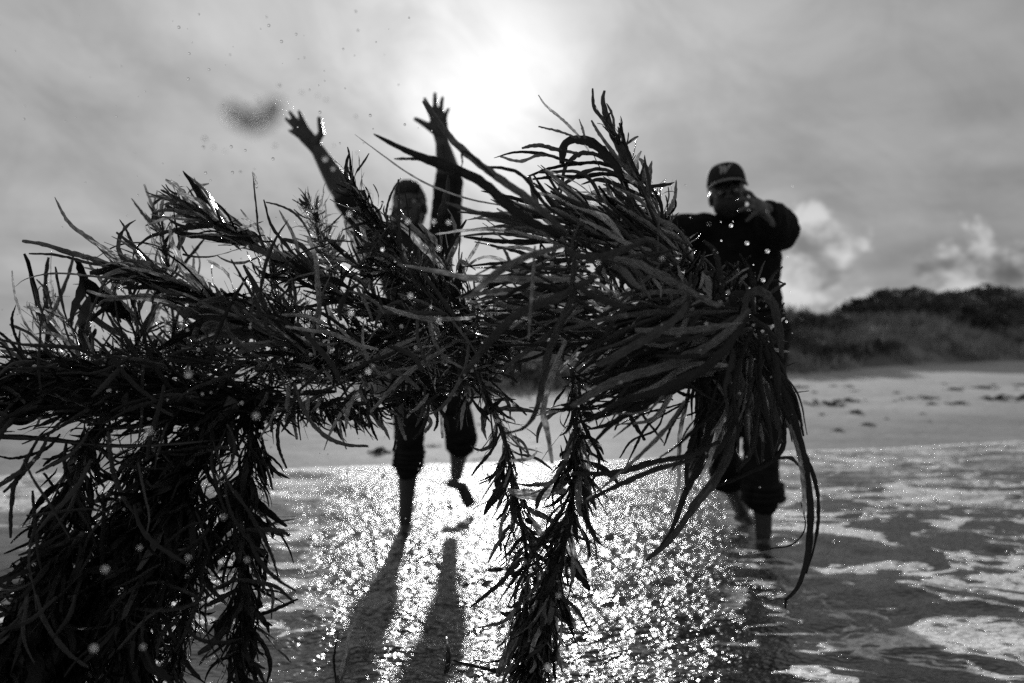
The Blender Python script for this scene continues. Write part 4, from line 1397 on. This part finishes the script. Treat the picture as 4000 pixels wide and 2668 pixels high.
bundle('arching straps falling down the right side with a hooked tip low over the water', 9,
       [([(2960, 1290), (3020, 1440), (3090, 1600), (3135, 1770), (3158, 1908), (3166, 2010), (3155, 2163), (3118, 2290), (3066, 2345)], 46, 1.2),
        ([(3080, 1620), (3140, 1760), (3186, 1888), (3198, 1990), (3186, 2112), (3150, 2240)], 24, 1.22),
        ([(3060, 1600), (3118, 1760), (3140, 1900), (3140, 2010)], 32, 1.2), ([(3128, 1960), (3145, 2061), (3094, 2127), (3012, 2143), (2915, 2163)], 9, 1.22),
        ([(3040, 1790), (3090, 1790), (3130, 1830)], 16, 1.22), ([(3020, 1430), (3060, 1432), (3120, 1412)], 6, 1.22), ([(3060, 1525), (3110, 1532), (3160, 1527)], 5, 1.22),
        ([(3080, 2330), (3070, 2350), (3068, 2378)], 12, 1.22)],
       P(2960, 1290, 1.2), dark=.85, randoms=
       [([(2915 + r_.gauss(0, 16), 1310 + r_.gauss(0, 16)), (3000 + (q := r_.gauss(0, 22)), 1420 - q * .6), (3070 + (q2 := r_.gauss(0, 16)), 1536), (3108 + q2, r_.uniform(1600, 1740))], r_.uniform(9, 22), (1.2, 1.22)) for k in range(34)])

loose('thin strands tangled through the upper right mass', 207, 70, (2150, 2680), (960, 1280), 140, 340, 1.12, 1.34, 8, 26, (210, 38), 'loose strands tangled through the right mass')
loose('thin strands tangled through the lower right mass', 208, 70, (2350, 3000), (1180, 1600), 160, 400, 1.08, 1.3, 8, 26, (150, 40), 'loose strands tangled through the right mass', dark=True)
loose('short ragged strands around the knot in front of the capped man', 209, 34, (2650, 2980), (1080, 1350), 60, 170, 1.1, 1.3, 8, 26, (260, 70), 'loose strands tangled through the right mass')

# ---- small pieces low in the frame
frond('small three bladed sprig poking up from the bottom edge', [(1325, 2760), (1322, 2690), (1318, 2640)], (1.3, 1.3), seed=40, stem=16,
      heroes=[([(1315, 2680), (1305, 2600), (1308, 2540), (1322, 2478)], 24), ([(1325, 2670), (1345, 2570), (1358, 2500), (1374, 2450)], 20),
              ([(1330, 2660), (1350, 2610), (1366, 2545)], 18)], group=None)
frond('broken scrap of frond left of the foot of the middle fronds', [(1745, 2620), (1752, 2560), (1745, 2490)], (1.42, 1.42), 6, 0, 50, 'w', 50, seed=41, stem=16, group=None)

# ------------------------------------------------------------------ water drops
vf = ([], [])
ellip(vf, (0, 0, 0), (1, 1, 1), None, 20, 14)
DROP = mesh_from('water_drop', *vf)
DROP.materials.append(M_DROP)
GLINT_DROP = DROP.copy()
GLINT_DROP.materials[0] = M_GLINT


PENDING = {}


def place_words(px, py, sky):
    if sky:
        c = 'over the left spray' if px < 450 else 'left of the grey splash' if px < 850 else 'around the grey splash' if px < 1150 else 'above the left hand' if px < 1350 else 'between the raised hands'
        r = 'high in the sky' if py < 200 else 'mid sky' if py < 420 else 'lower sky' if py < 640 else 'just over the seaweed'
    else:
        c = next(w for x, w in ((450, 'by the left edge'), (850, 'above the thickest hanging frond'), (1250, 'left of the barefoot man'), (1600, 'over the barefoot man'), (1950, 'right of the barefoot man'),
                                (2350, 'over the two middle fronds'), (2700, 'left of the capped man'), (9999, 'over the capped man')) if px < x)
        r = next(w for y, w in ((1000, 'top row'), (1200, 'upper row'), (1350, 'middle row'), (1500, 'lower row'), (1750, 'hanging row'), (9999, 'bottom row')) if py < y)
    return c + ', ' + r


def drop(px, py, r, d, label, group, clear=False):
    o = bpy.data.objects.new('water_drop', DROP if clear else GLINT_DROP)
    COL.objects.link(o)
    o.location = P(px, py, d)
    s = r * MPX * d
    o.scale = (s, s, s * 1.05)
    tag(o, label, 'water drop', group)
    if label in ('small', 'tiny'):
        PENDING.setdefault((label, place_words(px, py, label == 'tiny')), []).append((px, o))


BIG = [(735, 1460, 20, 'large bright drop in front of the dark left mass'), (1000, 1625, 21, 'large bright drop where the spread hanging frond begins'),
       (583, 1683, 22, 'large blurred drop above the bare stem at left'), (411, 2224, 22, 'large bright drop in front of the thickest hanging frond'),
       (367, 2533, 24, 'largest blurred drop near the bottom left corner'), (559, 2528, 17, 'bright drop near the bottom, right of the largest one'),
       (546, 2140, 13, 'small bright drop above the large one on the thickest frond'), (873, 2020, 15, 'soft drop at the top left of the spread hanging frond'),
       (735, 2178, 15, 'soft drop left of the spread hanging frond'), (965, 2188, 15, 'soft drop on the stem of the spread hanging frond'),
       (1603, 1155, 12, 'bright drop over the body of the barefoot man'), (1372, 1222, 14, 'bright drop under the bushy frond'),
       (1714, 1248, 13, 'bright drop at the right of the waist of the barefoot man'), (1439, 1450, 14, 'bright drop in the middle of the tangled frond'),
       (1397, 1549, 13, 'bright drop at the lower edge of the middle mass'), (1714, 971, 12, 'drop at the armpit of the raised right side arm'),
       (1593, 865, 11, 'bright drop over the chin of the barefoot man'), (1695, 865, 10, 'drop between the face and the raised arm'),
       (1752, 869, 10, 'drop on the upper arm near the pale straps'), (1364, 836, 12, 'bright drop on the elbow of the left raised arm'),
       (1270, 621, 15, 'clear drop on the forearm of the left raised arm'), (1301, 659, 11, 'smaller clear drop just below the one on the left forearm'),
       (1442, 748, 8, 'clear drop in the sky between the left arm and the head'), (1875, 1086, 9, 'drop hanging on the horizontal straps'),
       (2182, 2327, 11, 'soft drop high on the lower part of the middle fronds'), (2140, 2607, 16, 'large soft drop at the foot of the middle fronds'),
       (2045, 2196, 13, 'soft drop between the two middle fronds'), (1342, 2152, 12, 'pale drop over the water left of the middle fronds'),
       (2408, 1148, 13, 'bright drop in the middle of the right mass'), (2587, 1009, 10, 'bright drop near the top of the right mass'), (2335, 1026, 10, 'bright drop beside the curled strap of the right mass'),
       (1390, 456, 9, 'dark round drop in the sky right of the left raised hand'), (1395, 599, 9, 'dark drop in the sky below the round one'),
       (1304, 570, 6, 'small dark drop right of the left wrist'), (1070, 573, 7, 'dark drop left of the left wrist'),
       (2769, 876, 5, 'tiny bright drop on the collar of the black jumper'), (2997, 824, 4, 'tiny bright drop beside the reaching hand')]
for px, py, r, lab in BIG:
    drop(px, py, r * .62, .72, lab, 'large flying water drops', 'dark' in lab or 'clear' in lab)
rd = random.Random(3)
n = 0
while n < 150:
    px, py = rd.uniform(0, 3100), rd.gauss(1350, 330)
    top = 1050 + 400 * abs(px - 1500) / 1500 if px < 1900 else 950
    if py < top - 150 or py > 2600: continue
    drop(px, py, rd.choice((2, 3, 3, 4, 4, 5, 6, 8)), rd.uniform(1.0, 1.25), 'small', 'small drops in front of the seaweed')
    n += 1
n = 0
while n < 92:
    px, py = rd.uniform(0, 1700), rd.uniform(40, 900)
    if rd.random() > math.exp(-((px - 1150) / 500.0) ** 2) + .15: continue
    drop(px, py, rd.choice((2, 2, 3, 3, 4, 5, 6)), rd.uniform(.9, 1.6), 'tiny', 'tiny drops against the sky', True)
    n += 1

# the finest spray, too small and too many to count
b = ([], [])
while len(b[0]) < 260 * 42:
    px, py = rd.uniform(0, 3100), rd.gauss(1300, 330)
    top = 1000 + 400 * abs(px - 1500) / 1500 if px < 1900 else 900
    if py < top - 200 or py > 2600: continue
    d = rd.uniform(1.0, 1.3)
    r = rd.uniform(1.4, 3.2) * MPX * d
    ellip(b, P(px, py, d), (r, r, r), None, 8, 6)
tag(obj('fine_spray', mesh_from('fine_spray', *b), M_GLINT), 'fine spray of tiny bright droplets hanging in front of the seaweed', 'spray', kind='stuff')

ORD = ('leftmost', 'second', 'third', 'fourth', 'fifth', 'sixth', 'seventh', 'eighth', 'ninth', 'tenth', 'eleventh', 'twelfth', 'thirteenth', 'fourteenth', 'fifteenth')
for (kind_, where), lst in PENDING.items():
    lst.sort(key=lambda q: q[0])
    for k, (px, o) in enumerate(lst):
        what = 'small bright drop' if kind_ == 'small' else 'tiny drop'
        o['label'] = (what + ' ' + where) if len(lst) == 1 else f"{ORD[min(k, 14)]} {what} from the left {where}"

for px, py, r, lab in ((800, 545, 12, 'blurred dark drop below the grey splash'), (835, 578, 8, 'small blurred drop below the grey splash'), (880, 590, 5, 'tiny blurred drop under the grey splash'),
                       (1075, 572, 9, 'blurred drop right below the grey splash'), (1010, 395, 8, 'drop on the upper right rim of the grey splash'), (930, 440, 9, 'drop in front of the left half of the grey splash'),
                       (960, 405, 7, 'drop above the left half of the grey splash'), (1090, 335, 7, 'bright drop above and right of the grey splash'), (1178, 362, 8, 'bright drop above the left raised hand'),
                       (1000, 380, 6, 'small drop above the middle of the grey splash'), (1240, 375, 6, 'first drop of the row above the left raised hand'), (1275, 392, 7, 'last drop of the row above the left raised hand')):
    drop(px, py, r * .8, .62, lab, 'blurred drops around the grey splash', True)

# blurred curl of wet debris close to the lens
c0 = P(988, 450, .30)
b = ([], [])
for i in range(26):
    a = R(165) + R(215) * i / 25
    p_ = Vector((math.cos(a) * .0078 + rd.gauss(0, .0005), rd.gauss(0, .001), math.sin(a) * .0050 + .002 + rd.gauss(0, .0006)))
    r0 = .0019 + .0016 * abs(math.sin(i * 1.1)) * (.5 + .5 * math.sin(i / 25 * math.pi))
    ellip(b, p_, (r0, r0, r0), None, 10, 7)
m_, t = mat('murky_water')
for i in range(16):
    p_ = Vector((rd.gauss(0, .0042), rd.gauss(0, .001), rd.gauss(.0002, .0020)))
    r0 = rd.uniform(.0009, .0019)
    ellip(b, p_, (r0, r0, r0), None, 10, 7)
p = t.n('ShaderNodeBsdfPrincipled', {'Base Color': (.75, .75, .75, 1), 'Roughness': 0.12, 'IOR': 1.33, 'Transmission Weight': 0.55})
finish(t, p)
o = obj('water_splash', fuse(b, .0007, 3), m_)
o.location = c0
tag(o, 'blurred grey clump of splashing water in the sky left of the raised hand', 'splash')
